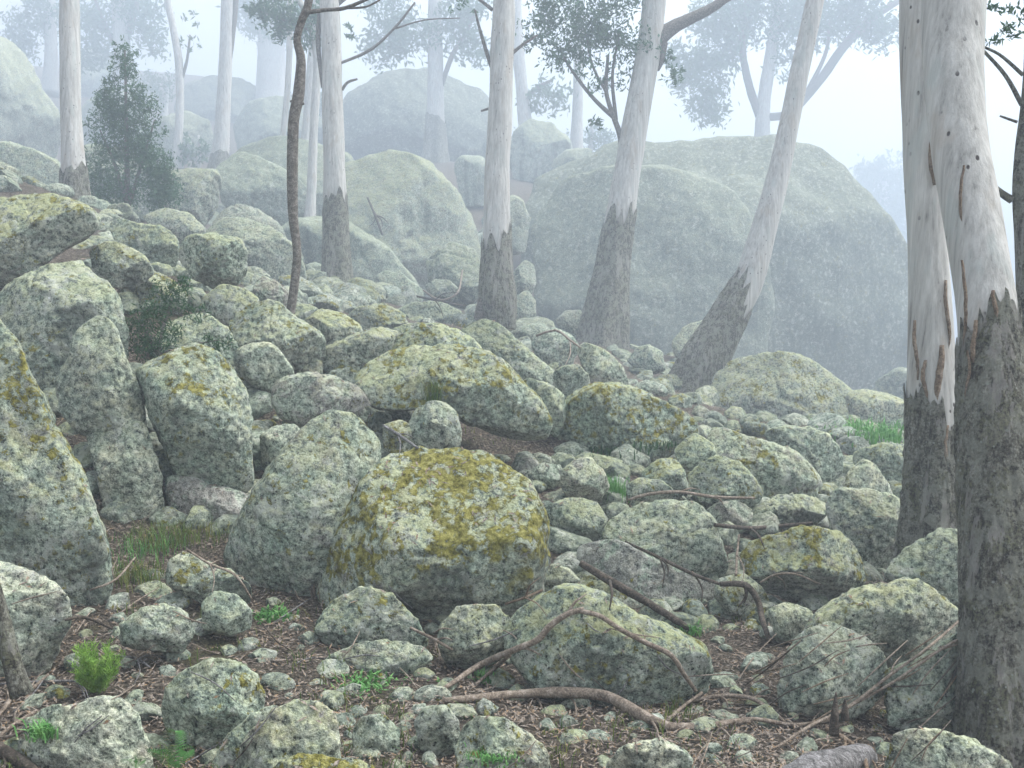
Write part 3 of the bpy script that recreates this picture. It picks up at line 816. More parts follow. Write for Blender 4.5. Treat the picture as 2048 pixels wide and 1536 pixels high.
def build_rock(r, seed):
    o = np.array(r['o'], float)
    # area centroid
    x, y = o[:, 0], o[:, 1]
    x1, y1 = np.roll(x, -1), np.roll(y, -1)
    cr = x * y1 - x1 * y
    A = cr.sum() / 2
    c = np.array([((x + x1) * cr).sum(), ((y + y1) * cr).sum()]) / (6 * A)
    rad = radial(o, c)
    ext = max(np.ptp(x), np.ptp(y))
    n = 6 if ext > 130 else (5 if ext > 45 else 4)
    sv, sf = ico(n)
    rho = np.sqrt(sv[:, 0] ** 2 + sv[:, 1] ** 2)
    th = np.degrees(np.arctan2(-sv[:, 1], sv[:, 0])) % 360       # pixel y runs down
    i0 = np.floor(th).astype(int) % 360
    fr = th - np.floor(th)
    R = rad[i0] * (1 - fr) + rad[(i0 + 1) % 360] * fr
    px2m = r['d'] / F
    pw = r['p']
    nrm = (rho ** pw + np.abs(sv[:, 2]) ** pw) ** (1 / pw)
    rr = rho / nrm
    ww = sv[:, 2] / nrm
    minor = np.sort([np.ptp(x), np.ptp(y)])[0] / 2
    size = math.sqrt(abs(A) / math.pi) * px2m
    T = r['t'] * (0.65 * minor * px2m + 0.35 * size)
    hx, hy = np.ptp(x) / 2 * px2m, np.ptp(y) / 2 * px2m
    rg = random.Random(seed * 31 + 5)
    q = np.stack([sv[:, 0] / np.maximum(rho, 1e-6) * rr * R * px2m, sv[:, 1] / np.maximum(rho, 1e-6) * rr * R * px2m, ww * T], -1)
    E = np.array([hx, hy, T])
    qn = q / E
    planes = list(r['f'] or [])
    for _ in range(9):
        a = rg.uniform(0, 2 * math.pi)
        t = rg.uniform(0.60, 0.97) * (1 if rg.random() < 0.7 else -1)
        s = math.sqrt(1 - t * t)
        planes.append((s * math.cos(a), s * math.sin(a), t, max(rg.uniform(0.54, 0.80), s * 0.97)))
    for (a, b, t, hlim) in planes:
        nv = np.array((a, b, t))
        nv = nv / np.linalg.norm(nv)
        e = qn @ nv - hlim
        s = 0.02
        ex = np.where(e > -4 * s, s * np.log1p(np.exp(np.clip(e / s, -30, 30))), 0)
        qn = qn - nv * (ex * 0.92)[:, None]
    q = qn * E
    # weathered lumps
    nd = q / np.maximum(np.linalg.norm(q, axis=1, keepdims=True), 1e-6)
    sz = max(size, 0.05)
    am = r['amp']
    q = q + nd * (fbm(q, 1.6 / sz, 3, seed) * 0.065 * sz * am)[:, None]
    if n >= 5:
        q = q + nd * (fbm(q, 7.0 / sz, 3, seed + 50) * 0.024 * sz * am)[:, None]
    if n >= 5 and rg.random() < 0.6 and am > 0:
        # weathered joints: grooves between a few large blocks
        off = Vector((seed * 3.3, seed * 1.9, seed * 0.7))
        fq = rg.uniform(0.75, 1.25) / sz
        st = rg.uniform(0.6, 1.6)
        gr_ = np.empty(len(q))
        for k_, v_ in enumerate(q):
            ds_ = mnoise.voronoi(Vector((v_[0] * st, v_[1], v_[2])) * fq + off)[0]
            gr_[k_] = ds_[1] - ds_[0]
        g2 = np.clip(1 - gr_ / 0.07, 0, 1) ** 0.8
        keep = np.clip(fbm(q, 0.9 / sz, 2, seed + 33) * 2.5 + 0.2, 0, 1)
        q = q - nd * (g2 * keep * min(0.05 * sz, 0.05))[:, None]
    if n >= 6:
        q = q + nd * (fbm(q, 18.0, 3, seed + 90) * 0.010)[:, None]
    cw = P(c[0], c[1], r['d'])
    rv = ray(c[0], c[1])
    rv = rv / np.linalg.norm(rv)
    wv = cw + q[:, :1] * RIGHT + q[:, 1:2] * UP - q[:, 2:3] * rv
    base = np.array([cw[0], cw[1], wv[:, 2].min()])
    ob = link(r['n'], wv, sf, M_ROCK, True, base)
    ob.color = r['c']
    add_bvh(wv, sf)
    tag(ob, r['label'], r['cat'], r['g'])
    return ob


for k, r in enumerate(ROCKS):
    build_rock(r, k + 1)

BVH = BVHTree.FromPolygons([tuple(map(float, v)) for v in np.concatenate(BV)], [tuple(map(int, f)) for f in np.concatenate(BF)])
NGF = len(BF[0])


def hit(px, py):
    """first surface (ground or rock) seen at a photo pixel: point, face index, depth along the axis"""
    v = ray(px, py)
    h = BVH.ray_cast(Vector(CAM), Vector(v))
    if h[0] is None:
        return None, None, None
    p = np.array(h[0])
    return p, h[2], float((p - CAM) @ FWD)


# ------------------------------------------------------------------ small stones between the boulders
STONES = []
for k in range(12):
    sv, sf = ico(5)
    rg = random.Random(k + 400)
    q = sv * np.array((1.0, rg.uniform(0.65, 0.95), rg.uniform(0.55, 0.8)))
    for _ in range(7):
        nv = np.array([rg.gauss(0, 1) for _ in range(3)])
        nv /= np.linalg.norm(nv)
        e = q @ nv - rg.uniform(0.48, 0.72)
        q = q - nv * np.maximum(e, 0)[:, None] * 0.9
    q = q + sv * (fbm(q, 2.0, 3, k + 300) * 0.07)[:, None]
    me = bpy.data.meshes.new('stone')
    me.from_pydata([tuple(v) for v in q], [], [tuple(map(int, f)) for f in sf])
    me.polygons.foreach_set('use_smooth', np.ones(len(me.polygons), dtype=bool))
    me.materials.append(M_ROCK)
    STONES.append(me)
placed = []


REFS = []
for r_ in ROCKS:
    t_ = r_['label']
    for w_ in (' with ', ' beside ', ' behind ', ' beneath', ' below', ' between', ' leaning', ' under', ' lying', ' sloping', ' wedged', ' at the', ' against', ' above', ' left of', ' right of', ' by ', ' in ',
               ' half', ' perched', ' dotted', ' crowning', ' on the', ' round', ' tucked', ' sunk', ' touching', ' standing', ' pressed', ' before', ' of the', ' ringed', ' rooted', ' high', ' along'):
        if t_.find(w_) >= 8:
            t_ = t_[:t_.find(w_)]
    o_ = np.array(r_['o'], float)
    REFS.append((P(o_[:, 0].mean(), o_[:, 1].max(), r_['d']), t_))


def stone(p, rad, label, group, rg):
    kind_ = 'rock' if rad * F / np.dot(p - CAM, FWD) > 23 else 'stone'
    o = bpy.data.objects.new(kind_, rg.choice(STONES))
    COL.objects.link(o)
    o.location = (p[0], p[1], p[2] + rad * rg.uniform(-0.25, 0.15))
    o.rotation_euler = (rg.uniform(-0.35, 0.35), rg.uniform(-0.35, 0.35), rg.uniform(0, 6.28))
    o.scale = (rad * rg.uniform(0.9, 1.25), rad * rg.uniform(0.85, 1.1), rad * rg.uniform(0.85, 1.1))
    o.color = (rg.choice((0.0, 0.1, 0.3, 0.6)), rg.uniform(0.1, 0.8) ** 1.5, rg.uniform(0, 0.6), rg.choice((0.35, 0.5, 0.75)))
    mo_, ye_, ba_ = o.color[:3]
    look = 'mossy' if mo_ > 0.5 else ('yellow-lichened' if ye_ > 0.65 else ('bare' if ba_ > 0.33 else 'grey'))
    rp_ = rad * F / np.dot(p - CAM, FWD)
    size_ = 'tiny' if rp_ < 16 else ('small' if rp_ < 30 else ('mid-sized' if rp_ < 45 else 'chunky'))
    r2 = sorted(REFS, key=lambda q: (q[0][0] - p[0]) ** 2 + (q[0][1] - p[1]) ** 2)[:2]
    lab = f'{size_} {look} {kind_} between {r2[0][1]} and {r2[1][1]}'
    if len(lab.split()) > 15:
        lab = f'{size_} {look} {kind_} near the {r2[0][1]}'
    tag(o, lab, kind_, 'loose rocks among the boulders' if kind_ == 'rock' else 'loose stones among the boulders')
    placed.append((p[0], p[1], rad))


def scatter(n, box, size, label, group, seed, tries=9000, gap=0.75):
    rg = random.Random(seed)
    c = 0
    for _ in range(tries):
        if c >= n:
            break
        px, py = rg.uniform(box[0], box[2]), rg.uniform(box[1], box[3])
        if 905 < px < 1105 and 845 < py < 915:
            continue            # the dark hollow stays open
        if 1420 < px < 1740 and 760 < py < 835:
            continue
        p, f, d = hit(px, py)
        if p is None or f >= NGF or d > 60:
            continue
        rad = rg.uniform(*size) ** 1.0 * d / F
        if any((p[0] - a) ** 2 + (p[1] - b) ** 2 < (gap * (rad + r)) ** 2 for a, b, r in placed):
            continue
        stone(p, rad, label, group, rg)
        c += 1


scatter(14, (480, 760, 800, 900), (36, 60), '', '', 31, gap=0.62)
scatter(10, (1040, 880, 1320, 1010), (36, 60), '', '', 32, gap=0.62)
scatter(14, (90, 740, 520, 1050), (34, 62), '', '', 33, gap=0.62)
scatter(26, (1080, 1000, 1900, 1250), (36, 64), '', '', 34, gap=0.62)
scatter(22, (1080, 760, 1900, 1000), (32, 58), '', '', 35, gap=0.62)
scatter(24, (430, 540, 1100, 800), (30, 54), '', '', 36, gap=0.62)
scatter(12, (860, 1180, 1040, 1260), (22, 40), '', '', 37, gap=0.7)
scatter(16, (660, 1380, 1000, 1536), (18, 38), '', '', 40, gap=0.85)
scatter(14, (90, 1240, 560, 1420), (16, 36), '', '', 41, gap=0.85)
scatter(14, (1080, 1420, 1560, 1536), (18, 40), '', '', 42, gap=0.85)
scatter(12, (1390, 1240, 1580, 1420), (16, 34), '', '', 43, gap=0.85)
scatter(16, (0, 330, 260, 500), (24, 46), '', '', 44, gap=0.6)
scatter(10, (930, 915, 1110, 985), (22, 40), '', '', 45, gap=0.6)
scatter(16, (2060, 760, 2700, 1500), (30, 70), '', '', 38, gap=0.8)
scatter(12, (-500, 600, -10, 1500), (30, 70), '', '', 39, gap=0.8)
scatter(22, (430, 540, 760, 800), (28, 48), '', '', 21, gap=0.7)
scatter(18, (180, 420, 640, 620), (24, 42), '', '', 22, gap=0.7)
scatter(14, (640, 460, 1100, 680), (20, 36), '', '', 23, gap=0.7)
scatter(26, (1080, 800, 1820, 1000), (26, 46), '', '', 24, gap=0.7)
scatter(22, (1080, 980, 1800, 1260), (28, 50), '', '', 25, gap=0.75)
scatter(26, (1040, 520, 1420, 760), (10, 26), '', '', 26, gap=0.75)
scatter(14, (420, 560, 760, 800), (14, 34), 'small lichened stone on the slope round the twisted sapling', 'slope stones round the sapling', 1)
scatter(20, (180, 400, 640, 620), (12, 30), 'small yellow-green stone on the misty bank', 'stones of the misty bank', 2)
scatter(16, (600, 440, 1080, 680), (9, 24), 'small misty stone near the feet of the gum trees', 'misty stones under the gums', 3)
scatter(20, (1080, 700, 1820, 1000), (12, 30), 'small lichened stone among the rocks below the leaning tree', 'stones below the leaning tree', 4)
scatter(20, (1070, 950, 1800, 1240), (12, 36), 'small stone wedged between the rocks near the double trunks', 'wedged stones near the double trunks', 5)
scatter(8, (1830, 780, 1930, 1100), (14, 30), 'small stone beyond the foot of the double trunks', 'stones beyond the double trunks', 6)
scatter(12, (480, 780, 1120, 1000), (10, 26), 'small shadowed stone in a gap between the big boulders', 'stones in the boulder gaps', 7)
scatter(26, (0, 1130, 700, 1536), (10, 40), 'small grey stone lying in brown litter by the moss-dotted round boulder', 'stones in the litter', 8, gap=1.0)
scatter(24, (650, 1300, 1560, 1536), (10, 44), 'small grey stone in the litter below the thick fallen branch', 'stones below the fallen branch', 9, gap=1.0)
scatter(12, (1560, 1380, 1960, 1536), (12, 30), 'small stone under the crossed thin sticks', 'stones under the thin sticks', 10, gap=1.0)

# ------------------------------------------------------------------ tubes: trunks, branches, sticks
def spline(pts, n):
    """Catmull-Rom through rows of pts, n samples spaced evenly"""
    pts = np.asarray(pts, float)
    ext = np.vstack([2 * pts[0] - pts[1], pts, 2 * pts[-1] - pts[-2]])
    out = []
    m = len(pts) - 1
    for i in range(m):
        p0, p1, p2, p3 = ext[i:i + 4]
        t = np.linspace(0, 1, 24, endpoint=(i == m - 1))[:, None]
        out.append(0.5 * (2 * p1 + (p2 - p0) * t + (2 * p0 - 5 * p1 + 4 * p2 - p3) * t ** 2 + (3 * p1 - p0 - 3 * p2 + p3) * t ** 3))
    out = np.vstack(out)
    s = np.concatenate([[0], np.cumsum(np.linalg.norm(np.diff(out[:, :3], axis=0), axis=1))])
    u = np.linspace(0, s[-1], n)
    return np.stack([np.interp(u, s, out[:, k]) for k in range(out.shape[1])], -1)


def frames(c):
    t = np.gradient(c, axis=0)
    t /= np.linalg.norm(t, axis=1, keepdims=True)
    a = np.array((1.0, 0, 0)) if abs(t[0][0]) < 0.8 else np.array((0, 1.0, 0))
    us, vs_ = [], []
    for k in range(len(c)):
        a = a - t[k] * (a @ t[k])
        a /= np.linalg.norm(a)
        us.append(a)
        vs_.append(np.cross(t[k], a))
    return np.array(us), np.array(vs_)


def tube(cr, n, sides, lump=0.06, lfreq=3.0, seed=1, jag=None, grow=1.0, flute=0.0, rough=0.0):
    """cr rows: x y z radius. jag: per-column end heights for a torn upper edge"""
    c = spline(cr, n)
    tot = np.linalg.norm(np.diff(c[:, :3], axis=0), axis=1).sum()
    u, v = frames(c[:, :3])
    ang = np.linspace(0, 2 * math.pi, sides, endpoint=False)
    if jag is not None:
        rg = np.random.default_rng(seed)
        e = rg.random(sides)
        e = 0.5 * e + 0.5 * (np.roll(e, 1) + np.roll(e, -1)) / 2
        e = 0.55 * e + 0.45 * (0.5 + 0.5 * np.cos(ang * 1.0 + seed * 2.1))
        end = 1 - jag * e
    else:
        end = np.ones(sides)
    s = np.linspace(0, 1, n)[:, None] * end[None, :]
    k = s * (n - 1)
    i0 = np.minimum(k.astype(int), n - 2)
    fr = (k - i0)[..., None]
    g = lambda A: A[i0] * (1 - fr) + A[i0 + 1] * fr
    C, U, V = g(c[:, :3]), g(u), g(v)
    R = (c[i0, 3] * (1 - fr[..., 0]) + c[i0 + 1, 3] * fr[..., 0])
    dirs = U * np.cos(ang)[None, :, None] + V * np.sin(ang)[None, :, None]
    off = Vector((seed * 5.3, seed * 2.9, seed * 1.7))
    flat = (C + dirs * R[..., None]).reshape(-1, 3)
    nz_ = np.array([mnoise.fractal(Vector((q[0] * lfreq, q[1] * lfreq, q[2] * lfreq * 0.35)) + off, 1.0, 2.0, 3) for q in flat]).reshape(R.shape)
    R2 = R * grow * (1 + lump * nz_)
    if rough:
        rz = np.array([mnoise.noise(Vector((q[0] * 38, q[1] * 38, q[2] * 16)) + off) for q in flat]).reshape(R.shape)
        R2 = R2 + rough * rz
    if flute:
        R2 = R2 * (1 + flute * np.exp(-s * tot / (3.5 * c[0, 3])) * (0.5 + 0.5 * np.cos(ang * 5 + seed)[None, :]) * 1.0)
    vts = (C + dirs * R2[..., None]).reshape(-1, 3)
    id_ = np.arange(n * sides).reshape(n, sides)
    f = np.stack([id_[:-1, :], np.roll(id_[:-1, :], -1, 1), np.roll(id_[1:, :], -1, 1), id_[1:, :]], -1).reshape(-1, 4)
    vts = np.vstack([vts, c[0, :3], c[-1, :3]])
    b0, b1 = n * sides, n * sides + 1
    caps = [(int(id_[0, (j + 1) % sides]), int(id_[0, j]), b0) for j in range(sides)]
    if jag is None:
        caps += [(int(id_[-1, j]), int(id_[-1, (j + 1) % sides]), b1) for j in range(sides)]
    return vts, [tuple(map(int, q)) for q in f] + caps


def wpath(path, d):
    """(px, py, radius px[, depth]) -> x y z r"""
    out = []
    for q in path:
        dd = q[3] if len(q) > 3 else d
        out.append([*P(q[0], q[1], dd), q[2] * dd / F])
    return np.array(out)


# ------------------------------------------------------------------ leaves
def leaf_mesh(cent, dirs, nrm, length, width):
    """one folded diamond leaf per row"""
    side = np.cross(dirs, nrm)
    side /= np.maximum(np.linalg.norm(side, axis=1, keepdims=True), 1e-6)
    L = length[:, None]
    Wd = width[:, None]
    a = cent - dirs * L / 2
    b = cent + side * Wd / 2 + nrm * Wd * 0.15
    c = cent + dirs * L / 2
    d = cent - side * Wd / 2 + nrm * Wd * 0.15
    v = np.stack([a, b, c, d], 1).reshape(-1, 3)
    k = np.arange(len(cent))[:, None] * 4
    f = np.concatenate([k + np.array([[0, 1, 2]]), k + np.array([[0, 2, 3]])], 1).reshape(-1, 3)
    return v, f


def unit(n, rng):
    v = rng.normal(size=(n, 3))
    return v / np.linalg.norm(v, axis=1, keepdims=True)


def clusters(spots, d, per, llen, lw, seed, hang=0.5, spread_d=1.0):
    """spots: (px, py, radius px, weight); leaves hang in small sprays inside each spot"""
    rng = np.random.default_rng(seed)
    vs_, fs, n0 = [], [], 0
    for s in spots:
        px, py, r = s[:3]
        wt = s[3] if len(s) > 3 else 1.0
        c = P(px, py, d)
        R = r * d / F
        nspray = max(3, int(per * wt * (r / 40.0) ** 2 / 9))
        cc = c + unit(nspray, rng) * (rng.random((nspray, 1)) ** 0.45) * R * np.array((1.0, spread_d, 0.9))
        for q in cc:
            k = rng.integers(6, 13)
            pos = q + rng.normal(size=(k, 3)) * R * 0.16
            dr = unit(k, rng) + np.array((0, 0, -hang))
            dr /= np.linalg.norm(dr, axis=1, keepdims=True)
            v, f = leaf_mesh(pos, dr, unit(k, rng), llen * rng.uniform(0.6, 1.3, k), lw * rng.uniform(0.7, 1.3, k))
            vs_.append(v)
            fs.append(f + n0)
            n0 += len(v)
    return np.vstack(vs_), np.vstack(fs)


# ------------------------------------------------------------------ trees
def tree(label, d, path, rough_to=None, bark_mat=None, branches=(), leaves=None, leafsize=(0.075, 0.018), leafn=220, leafmat=None,
         group=None, sides=22, rings=70, jag=0.25, flute=0.35, name='gum_tree', rough_amp=0.006, strips=(), seed=1, lump=0.07, cat='tree', hang=0.5):
    leafsize = (leafsize[0] * dm(d) / d, leafsize[1] * dm(d) / d)
    d = dm(d)
    pth = wpath(path, d)
    c0 = pth[0, :3]
    root = empty(name, c0)
    tag(root, label, cat, group)
    v, f = tube(pth, rings, sides, lump, 2.2, seed, flute=flute)
    child('trunk', v, f, bark_mat or M_SMOOTH, root)
    if rough_to is not None:
        # rough bark stocking: the same path cut at the given pixel height
        ys = np.array([q[1] for q in path], float)
        k = np.interp(rough_to, ys[::-1], np.arange(len(path))[::-1])
        i = int(math.floor(k))
        cut = [list(r) for r in pth[:i + 1]]
        if k - i > 0.05:
            nx = pth[i] + (pth[i + 1] - pth[i]) * (k - i)
            cut.append(list(nx))
        if len(cut) == 2:
            cut.insert(1, list((np.array(cut[0]) + np.array(cut[1])) / 2))
        v, f = tube(cut, max(40, rings // 2), sides * 2, lump, 2.2, seed, jag=jag, grow=1.09, flute=flute, rough=rough_amp)
        child('rough_bark', v, f, M_ROUGH, root)
    for b in branches:
        bp = wpath(b, d)
        v, f = tube(bp, max(10, 6 * len(b)), 8 if max(q[2] for q in b) < 9 else 14, 0.08, 4, seed + 7)
        child('branch', v, f, bark_mat or M_SAPLING, root)
    for sx in strips:
        child('bark_strip', *bark_strip(*sx, seed), M_OCHRE, root)
    if leaves:
        v, f = clusters(leaves, d, leafn, leafsize[0], leafsize[1], seed + 100, hang)
        child('crown', v, f, leafmat or M_GUMLEAF, root, smooth=False)
    return root


def bark_strip(px, py0, py1, wpx, d, seed):
    """thin curling ribbon of loose bark hanging in front of a trunk"""
    rg = random.Random(int(px * 7 + py0) + seed)
    n = 14
    v, f = [], []
    th = 0.004
    for i in range(n):
        t = i / (n - 1)
        w = wpx * (0.35 + 0.65 * math.sin(math.pi * min(1, 0.15 + t * 0.8))) / 2
        cx = px + 4 * math.sin(t * 5 + px) + rg.uniform(-1, 1)
        y = py0 + (py1 - py0) * t
        dd = d - 0.015 * math.sin(t * 4)
        a, b = P(cx - w, y, dd), P(cx + w, y, dd)
        m = P(cx, y, dd - 0.012)
        bk = FWD * th
        v += [a, m, b, b + bk, m + bk, a + bk]
    for i in range(n - 1):
        for j in range(6):
            p, q = i * 6 + j, i * 6 + (j + 1) % 6
            f.append((p, q, q + 6, p + 6))
    f += [(5, 4, 3, 2, 1, 0), tuple(range((n - 1) * 6, n * 6))]
    return np.array(v), f


# the double trunks
tree('pale straight gum trunk with dark wet bark at its foot, left of the double trunks', 7.0,
     [(1868, 1180, 72), (1868, 1110, 60), (1868, 1000, 52), (1866, 850, 46), (1860, 650, 41), (1853, 480, 38), (1847, 300, 37), (1842, 120, 38), (1838, -80, 37), (1830, -420, 33)],
     700, sides=40, rings=160, jag=0.5, rough_amp=0.012, seed=3, lump=0.09,
     strips=[(1880, 690, 830, 14, 6.84), (1850, 720, 800, 9, 6.85), (1895, 560, 700, 8, 6.86), (1832, 640, 760, 8, 6.87), (1868, 250, 370, 16, 6.84), (1894, 850, 960, 10, 6.83)],
     branches=[[(1832, -300, 12), (1760, -380, 9), (1690, -420, 6)], [(1834, -330, 12), (1900, -430, 9), (1960, -500, 6)]],
     leaves=[(1690, -430, 90), (1780, -480, 80), (1960, -500, 90)], leafn=120)
tree('mossy thick gum trunk leaning over the blunt-nosed boulder, right of the double trunks', 4.9,
     [(2010, 1720, 92, 4.7), (2006, 1560, 74, 4.75), (2000, 1350, 68, 4.8), (1992, 1050, 65, 4.9), (1982, 820, 60, 5.0), (1972, 620, 55, 5.1), (1948, 450, 54, 5.2), (1922, 300, 54, 5.3), (1910, 150, 57, 5.4), (1908, 0, 60, 5.5), (1905, -400, 56, 5.6)],
     540, sides=44, rings=180, jag=0.22, rough_amp=0.012, seed=5, lump=0.09,
     strips=[(1950, 640, 760, 10, 4.95), (1990, 580, 660, 9, 4.95), (1928, 520, 720, 7, 5.02), (1935, 700, 800, 6, 4.95), (1925, 330, 480, 6, 5.12)],
     branches=[[(1905, -380, 18, 5.6), (1980, -470, 12, 5.6), (2060, -520, 7, 5.6)]],
     leaves=[(2050, -520, 100), (1950, -480, 80)], leafn=90)
tree('dark crooked stem close beside the mossy thick trunk', 6.2,
     [(2080, 1100, 34), (2074, 900, 30), (2066, 700, 27), (2056, 500, 24), (2046, 390, 20), (2048, 300, 17), (2058, 200, 15), (2062, 80, 13), (2055, -200, 9)],
     None, M_ROUGH, seed=6, sides=14, rings=60, name='sapling',
     branches=[[(2024, 400, 8), (2005, 388, 7), (1985, 370, 5)], [(2044, 210, 5), (2010, 150, 4), (1962, 96, 3)], [(2046, 150, 4), (2000, 110, 3), (1958, 90, 2.5)], [(2034, 244, 3), (2000, 232, 2)]],
     leaves=[(2000, 70, 30, 0.5), (2030, 25, 30, 0.5), (1985, 15, 22, 0.4)], leafn=260, leafsize=(0.05, 0.015))
# the middle row
tree('curved leaning gum with a leafy shoot on its trunk before the giant dome', 14.5,
     [(1196, 725, 50), (1204, 680, 40), (1218, 580, 34), (1232, 480, 29), (1252, 360, 27), (1272, 240, 25), (1290, 140, 24), (1303, 50, 24), (1312, -40, 23), (1318, -300, 20)],
     370, seed=8, jag=0.5, rings=90, sides=26,
     branches=[[(1308, 90, 17), (1335, 62, 15), (1375, 40, 12), (1420, 18, 10), (1470, -14, 8), (1560, -60, 5)],
               [(1246, 310, 7), (1240, 270, 6), (1226, 230, 5), (1212, 180, 4), (1216, 110, 3)], [(1228, 235, 5), (1190, 200, 4), (1150, 150, 3), (1120, 100, 2)],
               [(1232, 240, 4), (1225, 150, 3), (1240, 60, 2)], [(1215, 190, 3), (1185, 130, 2.5), (1170, 60, 2)], [(1328, 85, 8), (1322, 120, 7), (1314, 140, 5)]],
     leaves=[(1085, 55, 44), (1140, 30, 55), (1205, 55, 52), (1262, 90, 46), (1115, 110, 38), (1170, 125, 34, 0.7), (1240, 150, 34, 0.6), (1100, -10, 50), (1230, -10, 60), (1350, 150, 26, 0.8), (1188, 250, 22, 0.5), (1300, 85, 34), (1060, 85, 20),
             (1170, 70, 50), (1335, 110, 18), (1195, 175, 24, 0.6)], leafn=420, leafsize=(0.085, 0.028))
tree('slender gum leaning far to the right beside the whaleback boulder', 13.0,
     [(1370, 830, 50), (1385, 775, 43), (1420, 700, 38), (1465, 620, 33), (1497, 560, 29), (1530, 450, 25), (1556, 350, 22), (1578, 250, 20), (1602, 130, 19), (1624, 30, 18), (1650, -90, 17), (1690, -300, 14)],
     505, seed=9, jag=0.5, rings=90, sides=26)
tree('split-footed gum with a forked dark base and spotted pale trunk', 13.0,
     [(1000, 660, 26), (998, 600, 33), (994, 540, 30), (994, 460, 26), (995, 350, 25), (1000, 230, 24), (1004, 110, 23), (1008, 0, 22), (1010, -300, 19)],
     400, seed=10, jag=0.5, rings=90, sides=26, flute=0.2,
     branches=[[(956, 690, 17), (962, 640, 16), (974, 590, 16), (988, 530, 15)], [(990, 150, 5), (975, 110, 4), (960, 60, 3), (950, 20, 2)], [(1020, 110, 4), (1045, 90, 3), (1075, 70, 2)], [(985, 20, 4), (960, 0, 3), (930, -20, 2)], [(985, 215, 3), (962, 222, 2)]])
tree('split-bark gum with a dark hollow stocking, left of the pale domed boulder', 14.0,
     [(676, 610, 34), (674, 575, 27), (672, 500, 24), (670, 400, 22), (667, 280, 21), (664, 150, 20), (660, 30, 20), (656, -60, 19), (650, -300, 16)],
     370, seed=11, jag=0.35, rings=80, sides=24,
     branches=[[(645, 175, 3), (640, 130, 4), (636, 80, 5), (640, 20, 5)], [(684, 180, 3), (695, 165, 3), (715, 158, 2)], [(672, 130, 3), (740, 100, 3), (790, 55, 2.5), (830, 5, 2)], [(660, 20, 6), (700, -10, 5), (760, -30, 3)], [(790, 57, 2), (850, 40, 1.5), (920, 36, 1)]],
     leaves=[(935, 10, 22, 0.6), (905, 0, 25, 0.5)], leafn=160, leafsize=(0.09, 0.025))
tree('twisted dark sapling rising from the yellow slope rocks', 9.9,
     [(572, 715, 10), (576, 660, 9.5), (590, 560, 9), (594, 500, 9), (586, 430, 10), (585, 330, 10.5), (588, 240, 11), (597, 190, 12), (602, 120, 10), (594, 80, 8), (604, 40, 8), (618, 0, 8), (630, -120, 7)],
     None, M_SAPLING, seed=12, sides=16, rings=90, name='sapling', flute=0.1, lump=0.16,
     branches=[[(612, 25, 5), (650, 20, 4), (690, 16, 4), (740, -4, 3)], [(690, 16, 3), (730, 14, 2), (760, 0, 2)], [(598, 210, 4), (608, 206, 3)], [(596, 200, 4), (580, 203, 2)]])
tree('pale gum with blackened foot on the left bank', 13.0,
     [(152, 440, 30), (150, 395, 24), (147, 320, 21), (142, 220, 19.5), (140, 120, 19), (139, 0, 19), (138, -300, 17)],
     300, seed=13, jag=0.45, rings=80, sides=24)
tree('misty gum with a second stem, behind the bluish conical shrub', 22.0,
     [(436, 370, 24), (440, 330, 17), (446, 240, 14), (451, 130, 13), (455, 20, 13), (458, -200, 11)], 300, seed=14, jag=0.3, rings=50, sides=16,
     branches=[[(452, 160, 6), (462, 90, 6), (470, 20, 6), (478, -80, 5)]])
tree('thin misty sapling between the conical shrub and the two-stemmed gum', 24.0,
     [(352, 345, 14), (356, 300, 9), (360, 200, 8), (357, 120, 8), (345, 50, 7), (332, -20, 7), (325, -120, 5)], None, seed=15, rings=40, sides=12, name='sapling',
     branches=[[(360, 170, 4), (374, 120, 3), (380, 70, 2)]], leaves=[(380, 75, 28, 0.7), (385, 40, 22, 0.6)], leafn=150, leafsize=(0.15, 0.05))
tree('pinkish misty trunk just behind the twisted sapling', 20.0,
     [(592, 470, 14), (600, 400, 11), (612, 280, 10), (622, 150, 10), (632, 20, 9), (640, -150, 8)], 330, seed=16, rings=50, sides=14)
tree('thin misty trunk left of the twisted sapling', 20.0,
     [(545, 460, 10), (552, 400, 7), (565, 280, 6), (577, 150, 6), (580, 20, 6), (582, -100, 5)], None, seed=17, rings=40, sides=12, name='sapling')
tree('misty tall trunk standing before the far blue-grey dome', 28.0,
     [(868, 350, 28), (870, 290, 20), (871, 180, 16), (870, 60, 14), (870, -60, 13)], 215, seed=18, jag=0.3, rings=50, sides=16,
     branches=[[(880, 180, 5), (905, 110, 5), (935, 60, 4), (950, 20, 3)]],
     leaves=[(760, 95, 45), (820, 75, 50), (900, 60, 50), (945, 100, 40), (780, 30, 50), (930, 20, 50)], leafn=420, leafsize=(0.2, 0.07))
tree('misty curved trunk right behind the split-footed gum', 27.0,
     [(1056, 290, 16), (1048, 230, 13), (1042, 160, 12), (1036, 90, 12), (1030, -60, 10)], None, seed=19, rings=40, sides=12,
     branches=[[(1050, 200, 5), (1075, 175, 4), (1105, 160, 3)]], leaves=[(1075, 200, 35, 0.6), (1110, 190, 40, 0.7)], leafn=420, leafsize=(0.2, 0.07))
tree('misty thin trunk left of the curved leaning gum', 27.0,
     [(1150, 330, 16), (1153, 280, 12), (1156, 180, 10), (1158, 60, 10), (1160, -60, 9)], None, seed=20, rings=40, sides=12)
